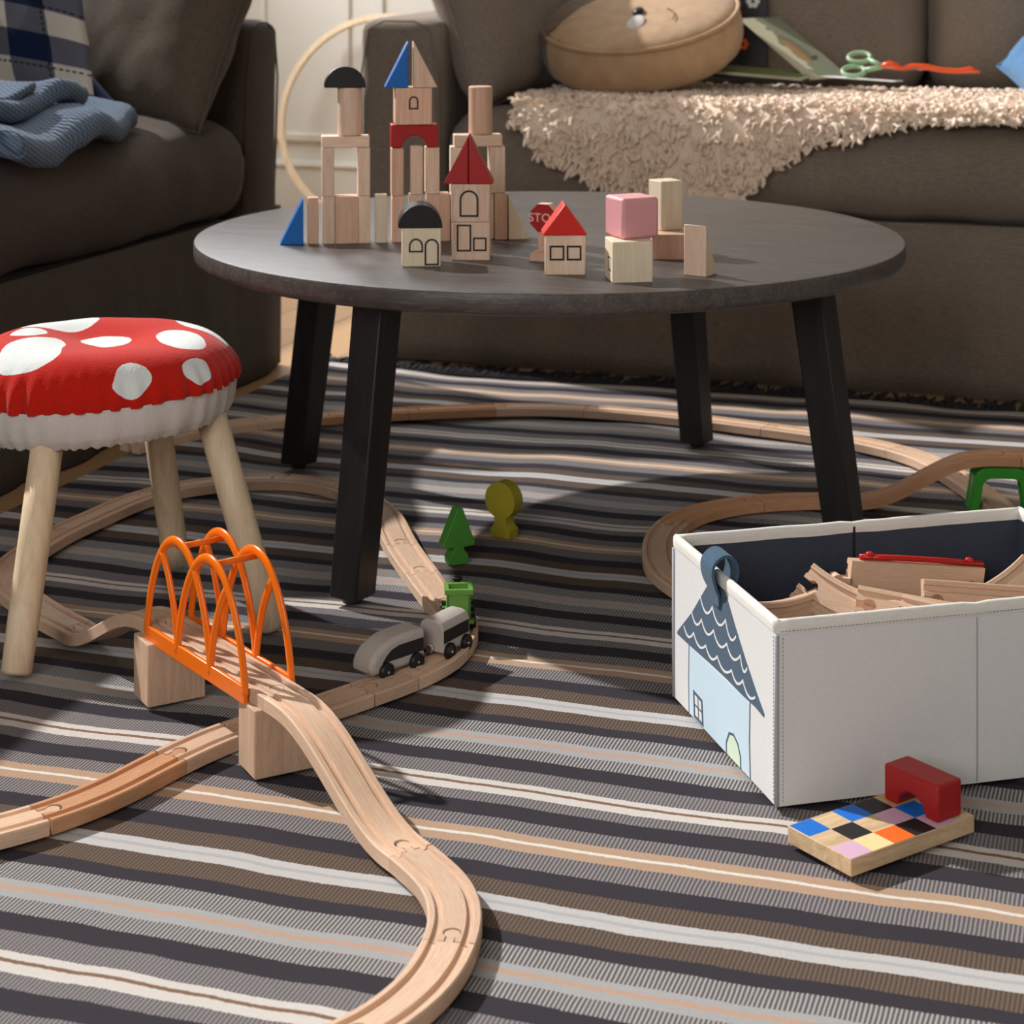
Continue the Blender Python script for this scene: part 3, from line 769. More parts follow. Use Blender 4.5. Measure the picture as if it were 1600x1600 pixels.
lay(Bp_, [0, 3, 5, 7, 9, 11, 13, 15.9, 18.5, 21],
    ['rear track piece ending behind the mushroom stool', 'rear track piece left of the back left table leg', 'darker rear track piece between the two left table legs', 'rear track piece right of the front left table leg',
     'rear curved track piece midway under the tabletop', 'rear track piece passing the back right table leg', 'rear track piece behind the front right table leg', 'curved rear track piece where the overpass crosses', 'rear track piece seen through the green bridge support'],
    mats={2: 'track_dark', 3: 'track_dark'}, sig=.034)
Cp = [(-.020, 2.655, .060), (-.090, 2.635, .060), (-.165, 2.612, .060), (-.225, 2.592, .060), (-.268, 2.582, .041), (-.315, 2.573, .013), (-.355, 2.565, 0), (-.400, 2.556, 0), (-.455, 2.533, 0), (-.505, 2.500, 0), (-.544, 2.452, 0), (-.565, 2.395, 0), (-.567, 2.325, 0), (-.552, 2.250, 0), (-.528, 2.190, 0), (-.485, 2.135, 0)]
lay(Cp, [0, 2.0, 8.6, 11.2, 15],
    ['raised track piece cut off by the right edge', 'track piece sloping down from the green bridge support', 'flat curved track piece left of the front right table leg', 'curved track piece disappearing behind the storage box'],
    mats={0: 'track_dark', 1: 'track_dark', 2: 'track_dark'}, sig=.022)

# ------------------------------------------------------------------ orange arch bridge
yawB = math.degrees(math.atan2(BD.y, BD.x))
br_ = empty('train_bridge', (BR.x, BR.y, 0), yawB); tag(br_, 'orange plastic arch bridge with a wooden deck on two blocks', 'toy bridge')
LD = (BF-BR).length
dk = sweep(MB(), [Vector((.0004+(LD-.0008)*i/8, 0, .060)) for i in range(9)], SEC)
dko = dk.build('deck', M['track'], br_)
dko.data.polygons.foreach_set('use_smooth', [False]*len(dko.data.polygons))
for xx, sg in ((LD, -1), (0, 1)):   # sockets the ramps plug into
    cutpts = key_pts(.0007)
    mt = Matrix.Translation((xx, 0, .060)) @ Matrix.Rotation(0 if sg > 0 else PI, 4, 'Z')
    dko.parent = None; cut(dko, cutpts, mt); dko.parent = br_
PX0, PX1 = .006, .206; PLN = PX1-PX0; HA = .110; zb = .0580
def arch_z(p, c, hw=.336):
    q = (p-c)/hw
    return None if abs(q) > 1 else HA*(1-abs(q)**2.1)**.62
for sgn_ in (-1, 1):
    y = sgn_*.0232
    b = MB()
    b.box(PX0-.002, PX1+.002, y-.0022, y+.0022, zb, zb+.0155)
    side = b.build('arch_side', M['orange'], br_, bevel=.0012)
    for c, lo, hi, nm_ in ((1/3., 0.0, .669, 'arch'), (2/3., .331, 1.0, 'arch'), (0., .0, .336, 'half_arch'), (1., .664, 1.0, 'half_arch')):
        pts = []; n = 40
        ps = [lo+(hi-lo)*(.5-.5*math.cos(PI*i/n)) for i in range(n+1)]
        for p in ps:
            z = arch_z(p, c)
            if z is None: z = 0
            if c in (0., 1.):
                zo = arch_z(p, 1/3. if c == 0. else 2/3.)
                if zo is not None and z > zo+.001: continue
            pts.append((PX0+PLN*min(max(p, .0), 1.0), y, zb+.008+max(z-.008, 0)))
        MB().tube(pts, .0049 if nm_ == 'arch' else .0043, 14, flat=((0, 1, 0), .0027)).build(nm_, M['orange'], side, smooth=True, fix=False)
for c in (1/3., 2/3.):
    MB().tube([(PX0+PLN*c, -.0232, zb+HA-.0045), (PX0+PLN*c, .0232, zb+HA-.0045)], .0030, 10).build('crossbar', M['orange'], br_, smooth=True, fix=False)

def support(x, y, yaw, label):
    o = MB().box(-.0205, .0205, -.029, .029, 0, .0598).build('support_block', M['support'], None, bevel=.0012)
    o.location = (x, y, 0); o.rotation_euler = (0, 0, R(yaw)); tag(o, label, 'toy bridge support', 'wooden blocks under the orange bridge')
# near corner of the front block (-.740,1.5485)
def place_block(nx_, ny_, yaw, label):
    c, s_ = math.cos(R(yaw)), math.sin(R(yaw))      # local x along the bridge, local y across (away from camera)
    lx, ly = .0205, .029; cx = nx_ - (c*lx - s_*(-ly))*1; cy = ny_ - (s_*lx + c*(-ly))
    support(cx, cy, yaw, label)
place_block(-.7399, 1.5485, -44, 'beech support block beneath the front end of the orange bridge')
place_block(-.9074, 1.6657, -42, 'beech support block beneath the rear end of the orange bridge')

# green plastic bridge support
gs = empty('bridge_support', (-.1870, 2.6010, 0), 12); tag(gs, 'green plastic arch support holding up the raised track', 'toy bridge support')
def u_arch(mb, y, t=.0080, W=.0420, H=.0590, th=.0125):
    outer = [(-W, 0)] + [(-W+.006, H*.62)] + [(-W+.006+.018-.018*math.cos(R(a)), H-.018+.018*math.sin(R(a))) for a in range(10, 91, 10)]
    outer = outer + [(-p[0], p[1]) for p in outer[::-1]]
    inner = [(-W+th, 0)] + [(-W+th+.005, H*.60)] + [(-W+th+.005+.012-.012*math.cos(R(a)), H-th-.012+.012*math.sin(R(a))) for a in range(10, 91, 10)]
    inner = inner + [(-p[0], p[1]) for p in inner[::-1]]
    n = len(outer); vs = []
    for yy in (y-t/2, y+t/2):
        vs += [(p[0], yy, p[1]) for p in outer] + [(p[0], yy, p[1]) for p in inner]
    fs = []
    for i in range(n-1):
        fs += [(i, i+1, n+i+1, n+i), (2*n+i, 3*n+i, 3*n+i+1, 2*n+i+1), (i, 2*n+i, 2*n+i+1, i+1), (n+i, n+i+1, 3*n+i+1, 3*n+i)]
    fs += [(0, n, 3*n, 2*n), (n-1, 3*n-1, 4*n-1, 2*n-1)]
    return mb.add(vs, fs)
u_arch(MB(), -.020).build('front_arch', M['green'], gs, bevel=.001)
u_arch(MB(), .020).build('rear_arch', M['green'], gs, bevel=.001)
for sx in (-1, 1):
    b = MB(); a = sx
    vs = [(a*.040, -.024, 0), (a*.040, .024, 0), (a*.036, .024, 0), (a*.036, -.024, 0), (a*.034, -.018, .045), (a*.034, .018, .045), (a*.031, .018, .045), (a*.031, -.018, .045)]
    b.add(vs, [(0,1,2,3),(7,6,5,4),(0,4,5,1),(1,5,6,2),(2,6,7,3),(3,7,4,0)]).build('side_web', M['green'], gs)

# ------------------------------------------------------------------ toy trees
def extr(mb, pts, t): return mb.prism(pts, -t/2, t/2)
def rounded(pts, r=.002, n=3):
    out = []; N = len(pts)
    for i in range(N):
        a, b_, c = Vector(pts[i-1]), Vector(pts[i]), Vector(pts[(i+1) % N])
        d1 = (a-b_); d2 = (c-b_); rr_ = min(r, d1.length*.45, d2.length*.45); p0 = b_+d1.normalized()*rr_; p1 = b_+d2.normalized()*rr_
        for k_ in range(n+1):
            t = k_/n; out.append(tuple(p0*(1-t)**2+b_*2*t*(1-t)+p1*t*t))
    return out
pts = rounded([(-.0115, 0), (.0115, 0), (.0125, .011), (.0060, .0175), (.0060, .0205), (.0180, .0210), (.0210, .0240), (.0030, .0670), (-.0030, .0670), (-.0210, .0240), (-.0180, .0210), (-.0060, .0205), (-.0060, .0175), (-.0125, .011)], .0035, 4)
o = extr(MB(), pts, .015).build('toy_conifer', M['treegreen'], None, bevel=.0007)
o.location = (-.7790, 2.1760, 0); o.rotation_euler = (0, R(1.5), R(46)); tag(o, 'green wooden conifer standing on the rug', 'toy tree')
c_ = [(.0225*math.sin(R(a)), .0455-.0225*math.cos(R(a))) for a in range(24, 337, 12)]
pts = [(-.0135, 0), (.0135, 0), (.0150, .0100), (.0090, .0160), (.0080, .0290)] + c_ + [(-.0080, .0290), (-.0090, .0160), (-.0150, .0100)]
o = extr(MB(), pts, .018).build('toy_round_tree', M['treeyellow'], None, bevel=.0007)
o.location = (-.7590, 2.2960, 0); o.rotation_euler = (0, R(-1), R(-18)); tag(o, 'yellow-green wooden round tree behind the conifer', 'toy tree')

# ------------------------------------------------------------------ toy trains on the track
def wheel(parent, x, y, z, r=.0085, w_=.004, sg=-1, hub=True):
    mt = Matrix.Translation((x, y, z)) @ Matrix.Rotation(R(90)*(1 if sg < 0 else -1), 4, 'X')
    o = MB().lathe([(r*.55, 0), (r, 0), (r, w_*.7), (r*.86, w_), (r*.6, w_*.8), (.001, w_*.8)], 28, mat=mt).build('wheel', M['tyre'], parent)
    o.data.polygons.foreach_set('use_smooth', [True]*len(o.data.polygons)); o.data.set_sharp_from_angle(angle=R(35))
    if hub: MB().lathe([(.0015, 0), (.0015, w_), (.0008, w_+.0007)], 12, mat=mt).build('axle_pin', M['steel'], o)
    return o
TZR = .0095
def at_track(x, y, yaw): return (x, y, TZR), yaw
# engine: profile in x-z, nose at -x, track runs +x
def engine_profile(n=14):
    top = []
    for i in range(n+1):
        a = PI/2*i/n; top.append((-.0390+.045*(1-math.cos(a)), .0085+.0285*math.sin(a)**.9))
    return [(-.0370, .0040), (.0330, .0040), (.0335, .0370)] + top[::-1]
en = empty('toy_train_engine', (-.7165, 1.8090, TZR), 63); tag(en, 'light grey streamlined wooden train engine with black windows', 'toy train')
def loft_body(mb, prof, w_, inset=.004):
    mb.prism(prof, -w_/2, w_/2); return mb
bd = loft_body(MB(), engine_profile(), .030).build('body', M['grey_train'], en, bevel=.0055, seg=4)
win = [(-.0240, .0150), (.0300, .0150), (.0300, .0280), (-.0020, .0280), (-.0120, .0255), (-.0190, .0205)]
for sg in (-1, 1):
    b = MB(); b.prism(win, sg*.0150, sg*.0154); b.build('window_band', M['print'], en)
    for x in (-.0195, .0200): wheel(en, x, sg*.0150, .0065, .0088, .0045, sg)
MB().lathe([(.0035, 0), (.0045, .001), (.0045, .003), (.0035, .004)], 16, mat=Matrix.Translation((.0335, 0, .010)) @ Matrix.Rotation(R(90), 4, 'Y')).build('magnet', M['steel'], en)
wg = empty('toy_train_carriage', (-.6840, 1.8740, TZR), 76); tag(wg, 'light grey wooden carriage with black windows coupled behind the engine', 'toy train')
prof = [(-.0150, .0060), (.0150, .0060), (.0150, .0290), (.0120, .0350), (.0060, .0375), (-.0060, .0375), (-.0120, .0350), (-.0150, .0290)]
MB().prism(prof, -.0230, .0250, 'x').build('body', M['grey_train'], wg, bevel=.0016, seg=3)
for sg in (-1, 1):
    MB().box(-.0225, .0225, min(sg*.0149, sg*.0154), max(sg*.0149, sg*.0154), .0160, .0285).build('window_band', M['print'], wg)
    for x in (-.0140, .0160): wheel(wg, x, sg*.0150, .0065, .0085, .0045, sg)
MB().lathe([(.0035, 0), (.0045, .001), (.0045, .003), (.0035, .004)], 16, mat=Matrix.Translation((-.0275, 0, .010)) @ Matrix.Rotation(R(90), 4, 'Y')).build('magnet', M['steel'], wg)
lc = empty('toy_locomotive', (-.7000, 1.9600, TZR), 112); tag(lc, 'green wooden steam locomotive with black boiler on the curved track', 'toy train')
b = MB(); b.box(-.0340, .0330, -.0160, .0160, .0085, .0120); b.build('chassis', M['loco_green'], lc, bevel=.0008)
b = MB(); z0, z1 = .0120, .0385
b.box(-.0300, -.0275, -.0125, .0125, z0, z1).box(-.0100, -.0075, -.0125, .0125, z0, z1).box(-.0300, -.0075, -.0125, -.0100, z0, z1).box(-.0300, -.0075, .0100, .0125, z0, z1).box(-.0285, -.0100, -.009, .009, z0, z0+.012)
b.build('cab', M['loco_green'], lc)
b = MB()
for (x0, x1, y0, y1) in ((-.0320, -.0275, -.0148, .0148), (-.0100, -.0055, -.0148, .0148), (-.0275, -.0100, -.0148, -.0103), (-.0275, -.0100, .0103, .0148)): b.box(x0, x1, y0, y1, z1, z1+.0050)
b.build('cab_rim', M['loco_green'], lc)
MB().lathe([(.008, 0), (.0100, .001), (.0100, .036), (.0085, .0375)], 26, mat=Matrix.Translation((-.0070, 0, .0215)) @ Matrix.Rotation(R(90), 4, 'Y')).build('boiler', M['black'], lc, smooth=False, bevel=.0006)
MB().lathe([(.0040, 0), (.0038, .009), (.0055, .0115), (.0055, .0135), (.0035, .0140)], 20, mat=Matrix.Translation((.0120, 0, .0300))).build('chimney', M['black'], lc, bevel=.0004)
MB().lathe([(.0050, 0), (.0050, .0035), (.0035, .006), (.001, .0068)], 20, mat=Matrix.Translation((.0010, 0, .0310))).build('dome', M['black'], lc, smooth=True)
for sg in (-1, 1):
    for x, r_ in ((-.0200, .0085), (.0000, .0085), (.0200, .0085)): wheel(lc, x, sg*.0135, .0062, r_, .0045, sg)

# ------------------------------------------------------------------ mushroom stool
SX, SY = -1.082, 1.886
stool = empty('mushroom_stool', (SX, SY, 0), 0); tag(stool, 'low wooden stool with a red and white spotted mushroom cover', 'stool')
for (ax_, ay_) in ((.008, -.184), (.195, .013), (-.008, .184), (-.195, -.013)):
    p0 = Vector((ax_, ay_, .0)); p1 = Vector((ax_*.63, ay_*.63, .232))
    d = (p1-p0).normalized(); q0 = p0 - d*.0
    pts = [p0+Vector((0, 0, .0005)), p0+d*.004, p0+d*.03, p0+d*.12, p1]
    b = MB(); b.tube(pts, [.0125, .0152, .0158, .0162, .0166], 28)
    mn = min(v[2] for v in b.v)
    b.v = [(v[0], v[1], max(v[2], 0.0)) for v in b.v]
    b.build('leg', M['pine'], stool, smooth=True)
MB().lathe([(.112, .212), (.116, .216), (.116, .240), (.112, .244)], 48).build('seat_board', M['pine'], stool)
def tilt(x, z): return z + max(0, min(1, (.285-z)/.03))*.055*(x+.02)
PRF = [(0,.291),(.2,.2935),(.45,.3015),(.65,.304),(.8,.3005),(.91,.290),(.975,.275),(1.0,.260),(.992,.250)]
BND = [(.985,.250),(.985,.243),(.978,.233),(.955,.222),(.925,.216),(.890,.211),(.870,.214)]
def cr(PR, q):
    x = q*(len(PR)-1); i = min(int(x), len(PR)-2); f = x-i
    g = lambda k_: PR[max(0, min(len(PR)-1, k_))]
    a, b_, c, d = g(i-1), g(i), g(i+1), g(i+2)
    h = lambda a, b_, c, d: .5*((2*b_)+(-a+c)*f+(2*a-5*b_+4*c-d)*f*f+(-a+3*b_-3*c+d)*f**3)
    return h(a[0], b_[0], c[0], d[0]), h(a[1], b_[1], c[1], d[1])
SPOTS = [
[(4.171, 0.519), (3.718, 0.338), (3.395, 0.244), (3.36, 0.175), (4.8, 0.406), (4.712, 0.588), (4.512, 0.656), (4.372, 0.65)],
[(3.02,.46),(2.85,.47),(2.6,.47),(2.35,.47),(2.2,.44),(2.13,.38),(2.2,.31),(2.42,.265),(2.75,.28),(2.95,.37)],
[(3.438, 0.406), (3.072, 0.4), (2.985, 0.306), (3.159, 0.263), (3.473, 0.319)],
[(2.7, 0.17), (2.2, 0.185), (1.466, 0.163), (1.012, 0.144), (0.6, 0.09), (4.2, 0.02)],
[(1.95, 0.47), (1.798, 0.50), (1.62, 0.48), (1.66, 0.43), (1.90, 0.42)],
[(0.541, 0.219), (0.785, 0.275), (0.541, 0.344), (0.209, 0.45), (0.017, 0.525), (6.152, 0.519), (6.004, 0.444), (6.117, 0.3)],
[(1.3, 0.469), (1.108, 0.487), (0.785, 0.556), (0.559, 0.65), (0.40, 0.62), (0.646, 0.419), (1.108, 0.4)],
[(5.315, 0.675), (5.358, 0.581), (5.463, 0.55), (5.568, 0.606), (5.594, 0.706), (5.533, 0.806), (5.428, 0.875), (5.349, 0.812), (5.300, 0.744)],
[(5.882, 0.625), (6.013, 0.588), (6.117, 0.631), (6.1, 0.731), (6.056, 0.812), (5.96, 0.85), (5.899, 0.781), (5.856, 0.713)],
[(3.7, .62), (3.9, .60), (4.05, .68), (4.0, .82), (3.85, .86), (3.72, .76)], [(2.5, .62), (2.75, .60), (2.8, .72), (2.6, .78), (2.48, .72)], [(3.2, .66), (3.4, .66), (3.4, .8), (3.25, .82)]]
SPX = []
for sp in SPOTS:   # smoothed outlines in the unrolled plane
    p = [Vector((q*math.cos(a), q*math.sin(a))) for a, q in sp]; out = []
    for i in range(len(p)):
        a, b_, c, d = p[i-1], p[i], p[(i+1) % len(p)], p[(i+2) % len(p)]
        for k_ in range(5):
            t = k_/5; out.append(.5*((2*b_)+(-a+c)*t+(2*a-5*b_+4*c-d)*t*t+(-a+3*b_-3*c+d)*t**3))
    SPX.append(out)
def sdist(pt):
    best = -9
    for poly in SPX:
        ins = False; dm = 9; n = len(poly)
        for i in range(n):
            a = poly[i]; b_ = poly[(i+1) % n]; ab = b_-a; t = max(0, min(1, (pt-a).dot(ab)/max(1e-9, ab.length_squared)))
            dm = min(dm, (pt-a-ab*t).length)
            if (a.y > pt.y) != (b_.y > pt.y) and pt.x < (b_.x-a.x)*(pt.y-a.y)/(b_.y-a.y)+a.x: ins = not ins
        best = max(best, dm if ins else -dm)
    return best
NTH, NQ = 200, 66; CR = .147
def plan_r(th): return 1+.012*math.cos(4*th+.6)
def ruffle(th, q):
    side = max(0, (q-.55)/.45)
    return side*(.0020*math.sin(th*46+2*math.sin(th*5)) + .0026*noise.noise(Vector((math.cos(th)*11, math.sin(th)*11, q*1.2))))
vs = []; sd = []
for j in range(NQ+1):
    q = j/NQ; r_, z = cr(PRF, q)
    for i in range(NTH):
        th = 2*PI*i/NTH; k_ = 1+ruffle(th, q)/CR*1.5
        x, y = CR*r_*math.cos(th)*plan_r(th)*k_, CR*r_*math.sin(th)*plan_r(th)*k_
        dz = -.006*math.exp(-((x+.045)**2+(y-.030)**2)/.0009) + .002*noise.noise(Vector((x*18, y*18, 2)))
        if j == NQ: z = .250 + .0018*noise.noise(Vector((math.cos(th)*3, math.sin(th)*3, 1)))
        vs.append((x, y, tilt(x*.95+y*.3, z+dz))); sd.append(sdist(Vector((q*math.cos(th), q*math.sin(th)))))
fs = []
for j in range(NQ):
    for i in range(NTH):
        l = (i+1) % NTH; fs.append((j*NTH+i, (j+1)*NTH+i, (j+1)*NTH+l, j*NTH+l))
m = NT('red_plush_with_white_spots'); at = m.n('ShaderNodeAttribute', attribute_name='spot'); o_ = m.obj()
f = m.math('GREATER_THAN', m.math('ADD', at.outputs['Fac'], m.math('MULTIPLY', m.math('SUBTRACT', m.noise(o_, 500, 2), .5), .008)), 0.0)
nn_ = m.noise(o_, 420, 3)
m.col(m.mix(f, m.mix(nn_, srgb(180, 24, 14), srgb(212, 40, 24)), m.mix(nn_, srgb(218, 224, 222), srgb(236, 240, 238)))); m.rough(.95)
m.b.inputs['Sheen Weight'].default_value = .15; m.b.inputs['Specular IOR Level'].default_value = .1
m.bump(nn_, .6, .0010)
b = MB().add(vs, fs); cap = b.build('cushion_cover', m.m, stool, smooth=True, fix=True)
cap['label'] = 'red plush cover with white spots'
at_ = cap.data.attributes.new('spot', 'FLOAT', 'POINT'); at_.data.foreach_set('value', sd)
vs = []; NB = 18
for j in range(NB+1):
    q = j/NB; r_, z = cr(BND, q)
    for i in range(300):
        th = 2*PI*i/300
        rf = .0014*math.sin(th*31+3*math.sin(th*4)) + .0016*noise.noise(Vector((math.cos(th)*14, math.sin(th)*14, q*2)))
        low = max(0, (q-.55)/.45); rf += low*.0016*math.sin(th*78+2*math.sin(th*9)); zz = z + low*.0022*math.sin(th*78+2*math.sin(th*9)+1)
        if j == 0: zz = .2515
        rad = CR*r_*plan_r(th)+rf*(.25+q)
        vs.append((rad*math.cos(th), rad*math.sin(th), tilt(rad*math.cos(th)*.95+rad*math.sin(th)*.3, zz)))
fs = []
for j in range(NB):
    for i in range(300):
        l = (i+1) % 300; fs.append((j*300+i, (j+1)*300+i, (j+1)*300+l, j*300+l))
M['whitecloth'] = fabric('white_cotton', srgb(212, 204, 198), 900, .3, .06, .9)
bo = MB().add(vs, fs).build('gathered_band', M['whitecloth'], stool, smooth=True); bo['label'] = 'white gathered cotton band'

# ------------------------------------------------------------------ storage box with house print
BN = (-.3002, 1.6355)
box = empty('storage_box', (BN[0], BN[1], 0), 33.0); tag(box, 'open light grey fabric storage box with a blue house printed on its end', 'storage box')
BL, BW, BH, BT = .372, .2545, .156, .0045
b = MB()
for (x0, x1, y0, y1) in ((0, BL, 0, BT), (0, BL, BW-BT, BW), (0, BT, BT, BW-BT), (BL-BT, BL, BT, BW-BT)): b.box(x0, x1, y0, y1, 0.0005, BH-.001)
b.build('outer_wall', M['boxcloth'], box)
b = MB()
I = BT+.0006
for (x0, x1, y0, y1) in ((I-.0006, BL-I+.0006, I-.0006, I), (I-.0006, BL-I+.0006, BW-I, BW-I+.0006), (I-.0006, I, I, BW-I), (BL-I, BL-I+.0006, I, BW-I)): b.box(x0, x1, y0, y1, .004, BH-.003)
b.box(I, BL-I, I, BW-I, .002, .006)
b.build('lining', M['boxin'], box)
cx_ = BL/2
b = MB(); b.box(cx_-.0012, cx_+.0012, BW-I-.0008, BW-I, .004, BH-.004).box(cx_-.0012, cx_+.0012, I, I+.0008, .004, BH-.004); b.build('lining_seam', M['black'], box)
# binding tape around the rim: outer, top and inner faces, with a slight wobble
b = MB()
def rim(x0, y0, x1, y1):
    n = 30; vs = []; fs = []
    for i in range(n+1):
        t = i/n; x = x0+(x1-x0)*t; y = y0+(y1-y0)*t
        wob = .0005*noise.noise(Vector((x*30, y*30, 1))); L = math.hypot(x1-x0, y1-y0); nx_, ny_ = (y1-y0)/L, -(x1-x0)/L
        dip = -.0016*math.exp(-((t-.5)/.02)**2) if L > .3 else 0
        for (a, z) in ((.0008, BH-.0100), (.0012, BH-.005), (.0009, BH-.001), (-.0004, BH+.0008), (-BT/2, BH+.0013), (-BT+.0004, BH+.0008), (-BT-.0013, BH-.001), (-BT-.0015, BH-.005), (-BT-.0011, BH-.0100)):
            vs.append((x+nx_*(a+wob), y+ny_*(a+wob), z+wob+dip*(1 if z > BH-.01 else 0)))
    m_ = 9
    for i in range(n):
        for k_ in range(m_-1): fs.append((i*m_+k_, (i+1)*m_+k_, (i+1)*m_+k_+1, i*m_+k_+1))
    fs.append(tuple(range(m_))); fs.append(tuple(n*m_+k_ for k_ in range(m_)))
    b.add(vs, fs)
rim(0, 0, BL, 0); rim(BL, 0, BL, BW); rim(BL, BW, 0, BW); rim(0, BW, 0, 0)
b.build('rim_binding', M['boxrim'], box, smooth=True, fix=True)
M['seamgrey'] = plain('grey_edge_piping', srgb(176, 178, 182), .9, .2, 900)
for (cx0, cy0_) in ((0, 0), (0, BW), (BL, 0)): MB().tube([(cx0, cy0_, .001), (cx0, cy0_, BH-.012)], .0021, 8).build('corner_piping', M['seamgrey'], box, smooth=True, fix=False)
b = MB()   # stitched fold line in the middle of the long side: stitches
b.box(cx_-.0006, cx_+.0006, -.0006, 0, .002, BH-.012)
b.build('fold_seam', M['seamgrey'], box)
M['thread'] = plain('grey_thread', srgb(120, 118, 118), .9)
b = MB(); z = .004
while z < BH-.014: b.box(.0058, .0062, -.0003, 0, z, z+.0020); b.box(-.0003, 0, .0058, .0062, z, z+.002); z += .0034
x = .004
while x < BL-.004: b.box(x, x+.002, -.0014, -.0006, BH-.0086, BH-.0082); x += .0034
st = b.build('stitching', M['thread'], box)
# printed house on the end panel (local y along the panel, z up)
hp = MB(); wl = [(.2118, .0645), (.2128, .0320), (.2118, .0010), (.0578, .0010), (.0598, .0330), (.0586, .0660)]
hp.prism([(p[0], p[1]) for p in wl], -.0002, 0, 'x').build('printed_house_wall', M['iceblue'], box)
hw_ = box.children[-1]
def line_x(pts, wd, x, closed=False):
    m_ = outline_mb(MB(), pts, wd, -x, closed)
    m_.v = [(-(-v[1]) if False else v[1], v[0], v[2]) for v in m_.v]
    return m_
for pts in ([(.2118, .0655), (.2130, .0320), (.2118, .0010)], [(.0584, .0680), (.0598, .0330), (.0578, .0010)]):
    line_x(pts, .0016, .0004).build('printed_outline', M['slate'], hw_)
roof = [(.1420, .1545), (.1708, .1285), (.2032, .0985), (.2400, .0700), (.2445, .0665), (.2440, .0645), (.2119, .0650), (.1591, .0668), (.117, .0676), (.0768, .0668), (.047, .0676), (.0268, .0658), (.0260, .0690), (.0427, .0806), (.0693, .1010), (.0951, .1232), (.1170, .1440), (.1300, .1545)]
MB().prism(roof, -.0005, 0, 'x').build('printed_roof', M['slate'], box)
rf_ = box.children[-1]
def scallop(peaks, dip):
    out = [peaks[0]]
    for (a0, z0_), (a1, z1_) in zip(peaks, peaks[1:]):
        for k_ in range(1, 9):
            t = k_/8; out.append((a0+(a1-a0)*t, z0_+(z1_-z0_)*t-dip*4*t*(1-t)*(1-.25*(t-.5))))
    return out
s1 = scallop([(.1800, .1200), (.1490, .1205), (.1158, .1195), (.0900, .1140)], .0100)
s2 = scallop([(.2040, .0990), (.1772, .1000), (.1462, .1003), (.1130, .0994), (.0800, .1000), (.0640, .0950)], .0085)
s3 = scallop([(.2250, .0785), (.1982, .0806), (.1660, .0797), (.1364, .0799), (.1010, .0798), (.0740, .0804), (.0450, .0765)], .0072)
s0 = [(.1480, .1330), (.1420, .1300), (.1330, .1300), (.1270, .1350)]
for pts in (s0, s1, s2, s3): line_x(pts, .0021, .0008).build('printed_tile_line', M['whiteprint'], rf_)
wi = [(.1985, .0255), (.1965, .0035), (.1745, .0035), (.1775, .0245)]
line_x(wi, .0026, .0007, True).build('printed_window', M['slate'], hw_)
MB().prism([(.1965, .0235), (.195, .005), (.1765, .005), (.179, .0225)], -.0003, 0, 'x').build('printed_window_pane', M['whiteprint'], hw_)
line_x([(.1875, .0245), (.1855, .0040)], .0015, .0006).build('printed_glazing_bar', M['slate'], hw_)
line_x([(.1972, .0145), (.1760, .0142)], .0015, .0006).build('printed_glazing_bar', M['slate'], hw_)
dr = [(.1145, .001), (.1145, .0107), (.1075, .0215), (.0970, .0240), (.0870, .0200), (.0805, .0110), (.0798, .001)]
MB().prism(dr, -.0003, 0, 'x').build('printed_door', M['palegreen'], hw_)
line_x(dr, .0020, .0006).build('printed_outline', M['slate'], hw_)
# felt loop over the rim
lp_ = [(-.0012, .126), (-.0022, .136), (-.0070, .147), (-.0095, .157), (-.0085, .166), (-.0020, .1725), (.0050, .1735), (.0115, .1690), (.0145, .1610), (.0130, .152), (.0095, .145), (.0075, .137)]
b = MB(); vs = []; n = len(lp_)
sm = []
for i in range(n-1):
    a, b_, c, d = [Vector(lp_[max(0, min(n-1, k_))]) for k_ in (i-1, i, i+1, i+2)]
    for k_ in range(5):
        t = k_/5; sm.append(.5*((2*b_)+(-a+c)*t+(2*a-5*b_+4*c-d)*t*t+(-a+3*b_-3*c+d)*t**3))
sm.append(Vector(lp_[-1])); n = len(sm); cy0, hwid = .1380, .0150
for i, p in enumerate(sm):
    t = (sm[min(i+1, n-1)]-sm[max(i-1, 0)]).normalized(); nr = Vector((-t.y, t.x))*.0014; hw2 = hwid*(.62+.38*min(1, i/10))
    for s_, yy in ((1, -1), (1, 1), (-1, 1), (-1, -1)): vs.append((p.x+nr.x*s_, cy0+yy*hw2, p.y+nr.y*s_))
fs = []
for i in range(n-1):
    for k_ in range(4): l = (k_+1) % 4; fs.append((i*4+k_, i*4+l, (i+1)*4+l, (i+1)*4+k_))
fs += [(0,1,2,3), tuple((n-1)*4+k_ for k_ in (3,2,1,0))]
b.add(vs, fs).build('felt_loop', M['tab'], box, bevel=.0006)

# loose track pieces lying in the box
BM = Matrix.Translation((BN[0], BN[1], 0)) @ Matrix.Rotation(R(33.0), 4, 'Z')
def loose(L, curve, loc, rot, label, mat='track', peg=True):
    n = 14; pts = []
    for i in range(n+1):
        t = i/n-.5
        if abs(curve) < 1e-6: pts.append(Vector((L*t, 0, 0)))
        else:
            r_ = 1/curve; a = L*t/r_; pts.append(Vector((r_*math.sin(a), r_*(1-math.cos(a)), 0)))
    o = track_piece(pts, label, mat, True, peg, 'loose_track', 'spare wooden tracks inside the storage box')
    o.matrix_world = BM @ Matrix.Translation(loc) @ Matrix.Rotation(R(rot[2]), 4, 'Z') @ Matrix.Rotation(R(rot[1]), 4, 'Y') @ Matrix.Rotation(R(rot[0]), 4, 'X')
    return o
t1 = loose(.140, 0, (.232, .205, .104), (90, -7, 178), 'large spare track on its edge with a red rail along the top')
b = MB(); b.tube([(-.070, .0225, .006), (-.02, .0235, .006), (.02, .0235, .006), (.060, .0225, .006)], .0030, 8)
